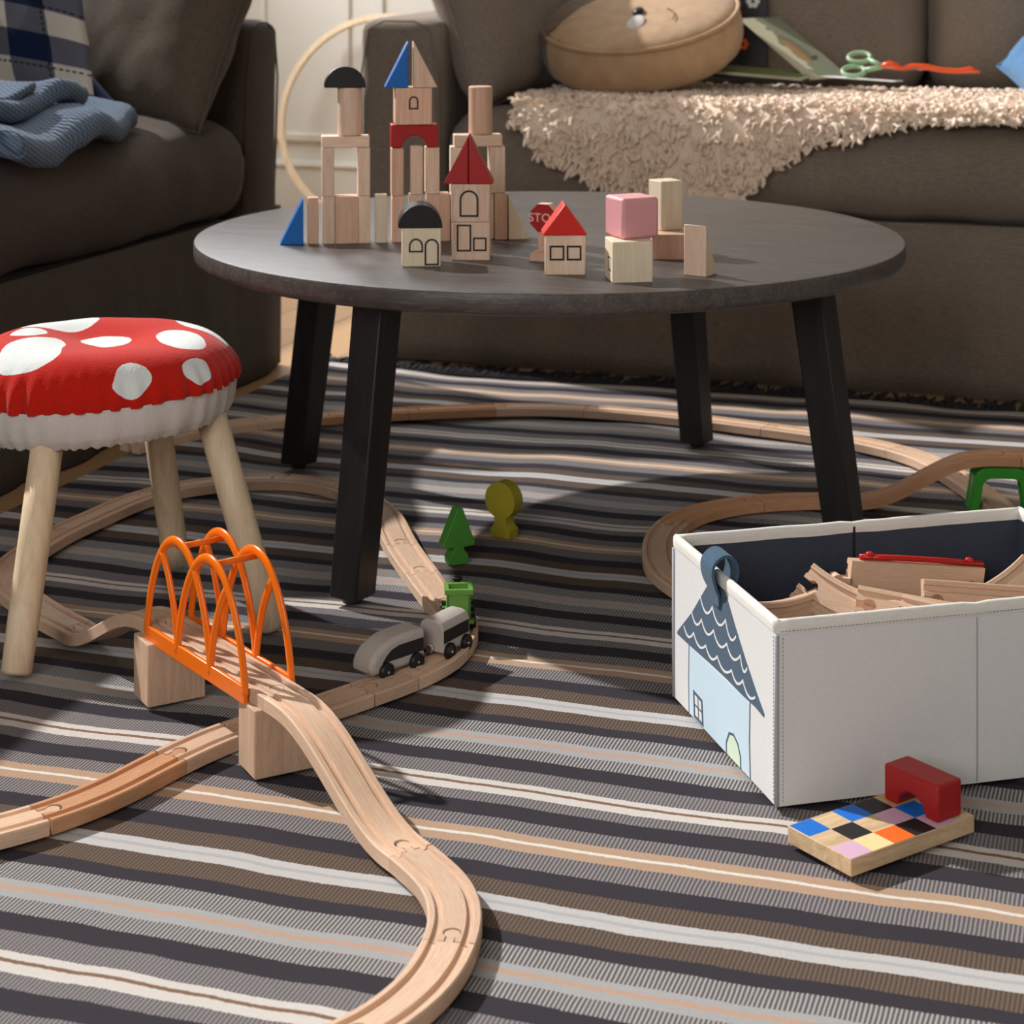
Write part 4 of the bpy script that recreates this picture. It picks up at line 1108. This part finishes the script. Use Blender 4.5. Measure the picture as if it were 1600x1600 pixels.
for xx in (-.055, .050): b.lathe([(.0040, 0), (.0040, .003), (.002, .004)], 14, mat=Matrix.Translation((xx, .0240, .006)) @ Matrix.Rotation(R(-90), 4, 'X'))
rr_ = b.build('red_rail', M['redplastic'], t1, smooth=True, fix=False); rr_['label'] = 'glossy red plastic rail'
loose(.130, 5.0, (.158, .170, .092), (58, 9, -48), 'spare track leaning at the left, its socket end pointing up')
loose(.110, 4.5, (.082, .190, .086), (78, 4, 20), 'curved spare track on edge in the far left of the box')
loose(.120, 0, (.200, .135, .094), (40, 6, -30), 'spare track with a notched end left of the middle, grooved side up')
loose(.110, 0, (.215, .090, .097), (30, 8, -36), 'sunlit spare track end nearest the front rim of the box')
loose(.140, 0, (.285, .152, .096), (70, 5, -12), 'spare straight track in front of the one with the red rail')
loose(.140, 0, (.275, .112, .092), (110, 5, -10), 'spare straight track lying upside down near the front rim')
loose(.080, 4.0, (.322, .186, .092), (40, -18, 18), 'spare track at the right end of the box, tilted up')
loose(.150, 0, (.150, .100, .050), (4, 3, 12), 'spare track low in the left of the pile, under the others')
loose(.150, 5.0, (.260, .160, .050), (-5, 2, -20), 'curved spare track low in the pile beneath the others')
loose(.150, 0, (.240, .060, .055), (6, 0, 8), 'spare track low in the pile against the front side')
loose(.140, 0, (.100, .150, .030), (0, 0, 80), 'spare track lying crosswise on the bottom of the box')

# ------------------------------------------------------------------ chequered board and red arch beside the box
bd_ = empty('chequered_board', (-.2222, 1.5298, 0), 52.6); tag(bd_, 'small thick wooden board with painted coloured squares beside the box', 'toy board')
M['boardwood'] = wood('pine_board', srgb(186, 150, 112), srgb(224, 198, 160), (14, 110, 110), .6)
MB().box(0, .1385, 0, .0725, 0, .0138).build('board', M['boardwood'], bd_, bevel=.0007)
M['sqblue'] = plain('blue_square_paint', srgb(0, 112, 214), .5); M['sqblack'] = plain('black_square_paint', srgb(26, 25, 28), .5)
M['sqpink'] = plain('lilac_square_paint', srgb(222, 180, 206), .5); M['sqcream'] = plain('cream_square_paint', srgb(246, 220, 160), .5)
M['sqorange'] = plain('orange_square_paint', srgb(238, 106, 26), .5); M['sqtan'] = plain('tan_square_paint', srgb(206, 166, 112), .5)
grid = [['sqpink', None, 'sqblue'], ['sqcream', 'sqblack', None], ['sqorange', None, 'sqblue'], ['sqblack', 'sqpink', 'sqblack'], ['sqpink', 'sqblue', 'sqtan']]
for i, c in enumerate(grid):
    for j, k_ in enumerate(c):
        if k_: MB().box(.0008+i*.0236, .0008+(i+1)*.0236-.0003, .0008+j*.02365, .0008+(j+1)*.02365-.0003, .0138, .01395).build('painted_square', M[k_], bd_)
block('arch_block', archblock(.0585, .029, .0300, .0150), M['red'], -.1885, 1.6305, .0141, -35.6, 'dark red arch block lying on the chequered board beside the box', bev=.002)

# ------------------------------------------------------------------ hoop leaning on the back wall
ho = MB(); pts = [(0+.288*math.cos(2*PI*i/96), 0, .288*math.sin(2*PI*i/96)) for i in range(96)]
vs = []; fs = []
for (r_, y) in ((.271, -.007), (.288, -.007), (.288, .007), (.271, .007)):
    for i in range(96): vs.append((r_*math.cos(2*PI*i/96), y, r_*math.sin(2*PI*i/96)))
for k_ in range(4):
    for i in range(96):
        j = (i+1) % 96; l = (k_+1) % 4; fs.append((k_*96+i, k_*96+j, l*96+j, l*96+i))
ho.add(vs, fs); h_ = ho.build('wooden_hoop', M['pine'], None, bevel=.001)
h_.location = (-2.005, 4.955, .2765); h_.rotation_euler = (R(-16), 0, R(0)); tag(h_, 'thin wooden hoop leaning on the white wall between the sofas', 'hoop')

# ------------------------------------------------------------------ cushions, throw, sweater on the sofas
def place_axes(o, c, xd, yd):
    xd = Vector(xd).normalized(); yd = Vector(yd); yd = (yd-xd*yd.dot(xd)).normalized(); zd = xd.cross(yd); c = Vector(c)
    o.matrix_world = Matrix(((xd.x, yd.x, zd.x, c.x), (xd.y, yd.y, zd.y, c.y), (xd.z, yd.z, zd.z, c.z), (0,0,0,1)))
def cushion(name, W, H, T, c, xd, yd, mat, label, seed, cat='cushion', pinch=.08):
    b, ring = pillow_mb(W, H, T, 30, pinch, .0045, seed)
    o = b.build(name, mat, None, smooth=True); tag(o, label, cat)
    MB().tube(ring, .0028, 6, closed=True).build('piping', mat, o, smooth=True, fix=False)
    place_axes(o, c, xd, yd); return o
xd, up = Vector((.16, .985, 0)), Vector((-.34, .03, .94))
c0 = Vector((-1.145, 3.330, .455)); cushion('throw_pillow', .50, .50, .19, c0+xd*.23+up*.23, xd, up, M['pillow'], 'grey-taupe cushion leaning over the left arm of the rear sofa', 4)
xd, up = Vector((.95, -.31, 0)), Vector((.02, .50, .86))
c0 = Vector((-1.450, 2.865, .448)); cushion('throw_pillow', .50, .50, .17, c0-xd*.23+up*.23, xd, up, M['pillow2'], 'dark taupe cushion leaning on the far arm of the left sofa', 8)
M['bluecush'] = fabric('denim_blue_cushion', srgb(88, 130, 172), 800, .4)
cushion('throw_pillow', .34, .30, .11, (-.085, 3.655, .555), (.76, .05, .64), (-.35, .80, .45), M['bluecush'], 'light blue cushion just entering at the right edge', 12)

# plaid throw over the cushion
m = NT('navy_and_cream_plaid'); tc = m.n('ShaderNodeTexCoord').outputs['UV']; sp_ = m.n('ShaderNodeSeparateXYZ'); m.l(tc, sp_.inputs[0])
def stripe(ax, period, duty, off=0.0): return m.math('LESS_THAN', m.math('FRACT', m.math('ADD', m.math('DIVIDE', ax, period), off)), duty)
U, V = sp_.outputs[0], sp_.outputs[1]
a_, b__ = stripe(U, .150, .55, .10), stripe(V, .112, .52, .15)
weave = m.math('ADD', .5, m.math('MULTIPLY', .5, m.math('SINE', m.math('MULTIPLY', m.math('ADD', U, V), 2*PI/.0022))))
cream, navy = srgb(198, 190, 178), srgb(24, 36, 66)
both = m.math('MULTIPLY', a_, b__); one = m.math('SUBTRACT', m.math('MAXIMUM', a_, b__), both)
c1 = m.mix(one, cream, m.mix(weave, srgb(120, 118, 124), srgb(54, 60, 80))); c2 = m.mix(both, c1, navy)
def dash(ax, other): 
    l_ = m.math('LESS_THAN', m.math('ABSOLUTE', m.math('SUBTRACT', m.math('FRACT', m.math('DIVIDE', ax, .130)), .77)), .016)
    return m.math('MULTIPLY', l_, m.math('GREATER_THAN', m.math('FRACT', m.math('DIVIDE', other, .012)), .35))
dsh = m.math('MAXIMUM', dash(U, V), dash(m.math('ADD', V, .0158), U))
m.col(m.mix(dsh, c2, srgb(40, 38, 44))); m.rough(.95); m.b.inputs['Specular IOR Level'].default_value = .1
m.bump(m.noise(m.obj(), 500, 2), .4, .001); M['plaid'] = m.m
def sheet(corner, nU, nV, fn, thick=.006):
    BRc, TRc, TLc, BLc = [Vector(c) for c in corner]; b = MB(); vs = []; uv = []
    nrm = ((BRc-BLc).cross(TLc-BLc)).normalized(); Wd = (BRc-BLc).length; Ht = (TLc-BLc).length
    for j in range(nV+1):
        for i in range(nU+1):
            u, v = i/nU, j/nV; p = BLc.lerp(BRc, u).lerp(TLc.lerp(TRc, u), v)
            p = p + nrm*fn(u, v); vs.append(p); uv.append((u*Wd, v*Ht))
    fs = [(j*(nU+1)+i, j*(nU+1)+i+1, (j+1)*(nU+1)+i+1, (j+1)*(nU+1)+i) for j in range(nV) for i in range(nU)]
    b.add(vs, fs); b.uv = uv; return b
crn = [(-1.600, 2.770, .462), (-1.690, 2.860, .720), (-2.10, 3.00, .800), (-2.02, 2.86, .470)]
f1 = lambda u, v: .050*(max(0, u*(1-u)*4))**.5*(max(0, v*(1.15-v)*3))**.5 + .006*fbm((u*2, v*2, 1), 2)
b = sheet(crn, 40, 40, f1); pl_ = b.build('plaid_throw', M['plaid'], None, smooth=True, fix=False); tag(pl_, 'cream and navy plaid throw draped at the left behind the sweater', 'throw blanket')
so = pl_.modifiers.new('s', 'SOLIDIFY'); so.thickness = .010; so.offset = -1
crn2 = [(-1.550, 2.780, .456), (-1.900, 2.920, .700), (-2.12, 3.02, .780), (-2.00, 2.88, .462)]
b = sheet(crn2, 30, 30, lambda u, v: f1(u, v)-.012); M['navy'] = fabric('navy_cotton', srgb(34, 46, 78), 700, .4)
nb = b.build('navy_lining', M['navy'], pl_, smooth=True, fix=False); nb['label'] = 'navy reverse side of the throw'
so = nb.modifiers.new('s', 'SOLIDIFY'); so.thickness = .006; so.offset = -1

# knitted sweater: folded stack on the seat edge
m = NT('blue_waffle_knit'); o_ = m.obj(); sp_ = m.n('ShaderNodeSeparateXYZ'); m.l(m.mapping(o_, (1,1,1), (0,0,R(20))), sp_.inputs[0])
zz_ = m.math('MULTIPLY', sp_.outputs[2], 1.2)
kx = m.math('SINE', m.math('MULTIPLY', m.math('ADD', sp_.outputs[0], zz_), 2*PI/.0120)); ky = m.math('SINE', m.math('MULTIPLY', m.math('ADD', sp_.outputs[1], m.math('MULTIPLY', zz_, .5)), 2*PI/.0120))
kn = m.math('ADD', .5, m.math('MULTIPLY', .5, m.math('MULTIPLY', kx, ky)))
m.col(m.mix(kn, srgb(52, 70, 96), srgb(118, 140, 164))); m.rough(.95); m.b.inputs['Sheen Weight'].default_value = .2; m.b.inputs['Specular IOR Level'].default_value = .1
m.bump(kn, .8, .004); M['knit'] = m.m
def drape(p):
    q = Vector(p); over = max(0, q.x-.10)            # hangs over the seat edge
    q.z -= over*over*2.6
    q.z += .010*math.sin(q.y*22+q.x*9) + .008*fbm((q.x*5, q.y*5, 2), 1)
    q.x += .014*math.sin(q.y*11+1)
    q.z += -.05*max(0, abs(q.y)-.16)
    return q
sw = empty('knitted_sweater', (-1.620, 2.440, .4560), 14); tag(sw, 'folded blue waffle-knit sweater on the front edge of the left sofa', 'sweater')
b = MB(); softbox(b, -.20, .185, -.27, .30, .000, .038, .019, 34, wr=.006, ws=9, seed=2, fn=drape); b.build('body', M['knit'], sw, smooth=True)
b = MB(); softbox(b, -.19, .120, -.22, .15, .034, .066, .016, 30, wr=.007, ws=11, seed=5, fn=lambda p: drape(p)+Vector((0, .05*p.x/.2, .004))); b.build('sleeve', M['knit'], sw, smooth=True)
b = MB(); softbox(b, -.06, .100, -.26, -.02, .062, .078, .007, 22, wr=.005, ws=12, seed=8, fn=lambda p: drape(p)); b.build('pocket_flap', M['knit'], sw, smooth=True)

# ------------------------------------------------------------------ sheepskin on the rear sofa
def hang(x):
    K = [(-1.045, .02), (-1.00, .075), (-.965, .085), (-.90, .120), (-.84, .128), (-.76, .155), (-.70, .150), (-.65, .125), (-.61, .080), (-.53, .034), (-.42, .014), (-.38, .002), (-.10, -.004), (.60, .010)]
    if x <= K[0][0]: return K[0][1]
    for (a, b_), (c, d) in zip(K, K[1:]):
        if a <= x <= c: return b_+(d-b_)*(x-a)/(c-a)
    return K[-1][1]
YF = 3.262; ZT = .452
def skin_pt(x, s_):
    """s_ distance from the front edge: positive goes back over the seat, negative hangs down"""
    rr2 = .035
    if s_ >= rr2: return Vector((x, YF+s_, ZT+.004)), Vector((0, 0, 1))
    if s_ >= -.02:
        a = (rr2-s_)/(rr2+.02)*PI/2; return Vector((x, YF+rr2-rr2*math.sin(a), ZT+.004-rr2+rr2*math.cos(a))), Vector((0, -math.sin(a), math.cos(a)))
    d = -s_-.02; return Vector((x, YF+.004*math.sin(x*20)-.006, ZT-rr2-d)), Vector((0, -1, .12)).normalized()
def back_edge(x): return .46 if x > -.8 else .46-.10*(-.8-x)/.25
XS0, XS1 = -1.055, .55
b = MB(); nxs, nss = 110, 26; vs = []
for i in range(nxs+1):
    x = XS0+(XS1-XS0)*i/nxs
    for j in range(nss+1):
        s_ = -hang(x)+.006+(back_edge(x)+hang(x))*j/nss
        p, n_ = skin_pt(x, s_); vs.append(p+n_*.004)
fs = [(i*(nss+1)+j, (i+1)*(nss+1)+j, (i+1)*(nss+1)+j+1, i*(nss+1)+j+1) for i in range(nxs) for j in range(nss)]
M['wool'] = plain('cream_sheep_wool', srgb(248, 226, 204), .95, 0, 200, .05, sheen=.3, spec=.1)
b.add(vs, fs); sk = b.build('sheepskin', M['wool'], None, smooth=True, fix=False); tag(sk, 'curly cream sheepskin spread over the seat of the rear sofa', 'sheepskin')
so = sk.modifiers.new('s', 'SOLIDIFY'); so.thickness = .004; so.offset = 1
b = MB(); rnd = random.Random(3); cnt = 0
while cnt < 9500:
    x = rnd.uniform(XS0-.01, .30) if rnd.random() < .93 else rnd.uniform(.30, XS1)
    hx = hang(x); s_ = -hx + rnd.random()**1.4*(min(.44, back_edge(x))+hx)
    p, n_ = skin_pt(x, s_); L = rnd.uniform(.015, .027)
    if s_ < 0: L *= 1.05
    az = rnd.uniform(0, 2*PI); side = Vector((math.cos(az), math.sin(az)*.6, math.sin(az)*.3 if s_ < 0 else 0))
    grav = Vector((0, 0, -1)) if s_ < .01 else Vector((0, -.3, -.1))
    tw = rnd.uniform(-6, 6); pts = []; a1 = n_.orthogonal().normalized(); a2 = n_.cross(a1)
    for k_ in range(6):
        t = k_/5
        c = p + n_*(L*t*(.95-.3*t)) + side*(L*.42*t) + grav*(L*.45*t*t) + (a1*math.cos(tw*t*2+az)+a2*math.sin(tw*t*2+az))*.0058*t
        pts.append(c)
    w0 = rnd.uniform(.0030, .0050); b.tube(pts, [w0*.8, w0, w0*1.05, w0*1.0, w0*.8, w0*.35], 5, cap=False); cnt += 1
fl_ = b.build('fleece', M['wool'], sk, smooth=True, fix=False); fl_['kind'] = 'stuff'

# ------------------------------------------------------------------ round animal-face floor cushion
m = NT('beige_suede_face'); o_ = m.obj(); sp_ = m.n('ShaderNodeSeparateXYZ'); m.l(o_, sp_.inputs[0])
patch = m.math('LESS_THAN', m.math('ADD', sp_.outputs[0], m.math('MULTIPLY', m.math('SUBTRACT', m.noise(o_, 20, 2), .5), .03)), m.math('ADD', -.098, m.math('MULTIPLY', sp_.outputs[1], .45)))
nn_ = m.noise(o_, 35, 4)
m.col(m.mix(patch, m.mix(nn_, srgb(170, 134, 98), srgb(206, 172, 134)), m.mix(nn_, srgb(88, 66, 50), srgb(128, 102, 80)))); m.rough(.9); m.b.inputs['Sheen Weight'].default_value = .2
m.bump(nn_, .5, .004); M['suede'] = m.m
pf = empty('round_face_cushion', (-.905, 3.575, .5200), 0, rot=(R(20), R(-2), 0)); tag(pf, 'round beige cushion with an animal face leaning on the rear sofa', 'cushion')
RP = .190
prf = [(.002, .006), (.10, .004), (.150, .002), (.172, .004), (.183, .014), (.189, .035), (.190, .055), (.186, .078), (.180, .090)]
b = MB(); b.lathe(prf, 72)
b.v = [(v[0]*(1+.02*noise.noise(Vector((v[0]*9, v[1]*9, v[2]*9)))), v[1]*(1+.02*noise.noise(Vector((v[0]*9, v[1]*9, v[2]*9+5)))), v[2]) for v in b.v]
b.build('side_panel', M['suede'], pf, smooth=True)
b = MB(); n = 72; prof_t = [(.182, .090), (.176, .096), (.16, .102), (.13, .109), (.09, .113), (.05, .114), (.015, .1145)]; b.lathe(prof_t, n)
b.v = [(v[0], v[1], v[2]+.005*fbm((v[0]*7, v[1]*7, 1), 1)) for v in b.v]
b.build('face_panel', M['suede'], pf, smooth=True)
MB().tube([(.1845*math.cos(2*PI*i/72), .1845*math.sin(2*PI*i/72), .0915) for i in range(72)], .0042, 8, closed=True).build('piping', M['suede'], pf, smooth=True, fix=False)
ey = MB(); ey.lathe([(.0105, 0), (.0105, .003), (.008, .007), (.002, .0085)], 24, mat=Matrix.Translation((.012, -.045, .1125)) @ Matrix.Diagonal((1.0, 1.6, 1, 1)))
m = NT('glossy_black_eye'); m.col((.01, .01, .01)).rough(.08); eo = ey.build('eye', m.m, pf, smooth=True)
wn = MB(); wn.lathe([(.0165, 0), (.0165, .0015), (.014, .003), (.002, .0035)], 28, mat=Matrix.Translation((.018, -.092, .1105)) @ Matrix.Rotation(R(6), 4, 'X') @ Matrix.Diagonal((1.0, 1.7, 1, 1)))
wo = wn.build('white_muzzle', M['whitecloth'], pf, smooth=True)
b = MB(); b.tube([(.03+.055*math.cos(R(a)), .005-.08+.055*math.sin(R(a)), .1135) for a in range(-10, 60, 8)], .0010, 6); b.build('face_seam', M['pillow2'], pf, smooth=True, fix=False)

# ------------------------------------------------------------------ books, paper and scissors on the sheepskin
M['pagecream'] = plain('cream_page', srgb(206, 202, 176), .7); M['pagegreen'] = plain('green_page', srgb(116, 128, 74), .7)
def mat_birdpage():
    m = NT('page_with_brown_bird'); o = m.obj(); sp = m.n('ShaderNodeSeparateXYZ'); m.l(o, sp.inputs[0])
    x, y = sp.outputs[0], sp.outputs[1]; n = m.noise(o, 40, 3)
    def ell(cx, cy, rx, ry, ang):
        ca, sa = math.cos(R(ang)), math.sin(R(ang)); dx = m.math('SUBTRACT', x, cx); dy = m.math('SUBTRACT', y, cy)
        a = m.math('DIVIDE', m.math('ADD', m.math('MULTIPLY', dx, ca), m.math('MULTIPLY', dy, sa)), rx); b = m.math('DIVIDE', m.math('SUBTRACT', m.math('MULTIPLY', dy, ca), m.math('MULTIPLY', dx, sa)), ry)
        return m.math('LESS_THAN', m.math('ADD', m.math('ADD', m.math('MULTIPLY', a, a), m.math('MULTIPLY', b, b)), m.math('MULTIPLY', n, .3)), 1.1)
    c = m.mix(m.math('LESS_THAN', m.math('ADD', x, m.math('MULTIPLY', m.math('SUBTRACT', n, y), .06)), .012), srgb(134, 138, 116), srgb(200, 196, 166))
    c = m.mix(ell(.003, -.004, .019, .048, 8), c, srgb(122, 112, 88)); c = m.mix(ell(-.006, -.014, .010, .044, 4), c, srgb(168, 130, 80)); c = m.mix(ell(.020, -.040, .014, .006, 30), c, srgb(84, 76, 64))
    m.col(c); m.rough(.6); return m.m
bk = empty('picture_card', (0, 0, 0)); tag(bk, 'pale picture book leaf with a brown bird, propped against the round cushion', 'book')
Lx, Up = Vector((.061, .080, .001)), Vector((-.148, .120, .106)); Lw, Uh = Lx.length, Up.length
place_axes(bk, Vector((-.599, 3.58, .489))+Lx*.5+Up*.5, Lx, Up)
MB().box(-Lw/2, Lw/2, -Uh/2, Uh/2, -.002, .0).build('back_cover', M['pagecream'], bk); MB().box(-Lw/2+.001, Lw/2-.001, -Uh/2+.001, Uh/2-.001, 0, .0006).build('bird_page', mat_birdpage(), bk)
bk2 = empty('open_book', (-.680, 3.600, .4950), -8, rot=(R(3), R(3), R(-8))); tag(bk2, 'book lying open with green pages under the propped card', 'book')
MB().box(-.085, .085, -.05, .05, -.005, 0).build('cover', M['sqblack'], bk2, bevel=.0006); MB().box(-.082, .082, -.048, .048, 0, .005).build('pages', M['pagecream'], bk2); MB().box(-.080, .080, -.046, .046, .005, .0053).build('green_picture', M['pagegreen'], bk2)
bk3 = empty('dark_book', (-.748, 3.765, .6000), 0, rot=(R(82), 0, R(4))); tag(bk3, 'black book with painted flowers standing behind the round cushion', 'book')
MB().box(-.045, .040, -.10, .10, -.010, .010).build('cover', M['sqblack'], bk3, bevel=.001)
def flower(x, y, r, c, n=6):
    b = MB()
    for k_ in range(n):
        a = 2*PI*k_/n; b.lathe([(r*.36, 0), (r*.36, .0004)], 12, mat=Matrix.Translation((x+r*.6*math.cos(a), y+r*.6*math.sin(a), .010)))
    b.build('painted_flower', c, bk3)
flower(.012, .025, .014, M['whiteprint']); flower(-.022, .040, .014, M['sqcream']); flower(-.006, -.058, .012, M['sqorange']); flower(-.014, .004, .006, M['redbright'], 5)
pa = MB().box(-.07, .07, -.03, .03, 0, .0008).build('paper_sheet', M['whiteprint'], None); pa.location = (-.505, 3.60, .4900); pa.rotation_euler = (R(-2), R(2), R(-12)); tag(pa, 'white paper sheet under the green-handled scissors', 'paper')
def scissors(loc, rot, mh, label, s_=1.0):
    e = empty('scissors', loc, 0, rot=rot); tag(e, label, 'scissors', None)
    for sg in (-1, 1):
        cy, cxx = sg*.017, -.052
        ring = [(cxx+.021*math.cos(2*PI*i/28), cy+.0145*math.sin(2*PI*i/28), .003*sg) for i in range(28)]
        MB().tube(ring, .0042, 8, closed=True).build('handle', mh, e, smooth=True, fix=False)
        MB().tube([(-.034, cy*.75, .003*sg), (-.015, sg*.006, .0015*sg), (0, 0, .001*sg)], [.0050, .0045, .0035], 8).build('shank', mh, e, smooth=True, fix=False)
        b = MB(); b.prism([(-.010, -.005*sg), (.020, -.0055*sg), (.075, sg*.0010), (.020, .0030*sg), (-.010, .004*sg)], .0008*sg-.0006, .0008*sg+.0006, 'z'); b.build('blade', M['steel'], e)
    MB().lathe([(.003, -.003), (.003, .003)], 12).build('screw', M['steel'], e)
    return e
M['sage'] = plain('sage_green_plastic', srgb(150, 182, 142), .35)
scissors((-.466, 3.610, .5130), (R(34), R(3), R(-14)), M['sage'], 'scissors with pale green handles lying on the sheepskin')
M['orangeh'] = plain('orange_handle_plastic', srgb(236, 84, 14), .3)
o = MB().tube([(-.468, 3.60, .515), (-.455, 3.602, .517), (-.440, 3.60, .514), (-.432, 3.60, .510), (-.415, 3.60, .514), (-.390, 3.602, .514), (-.36, 3.60, .509), (-.33, 3.597, .508), (-.310, 3.595, .511), (-.293, 3.592, .507)], [.004, .0068, .0062, .003, .0060, .0056, .0045, .0045, .0060, .0015], 10).build('orange_strap', M['orangeh'], None, smooth=True, fix=False)
tag(bpy.data.objects['orange_strap'], 'long thin orange plastic piece lying on the sheepskin near the scissors', 'craft tool')
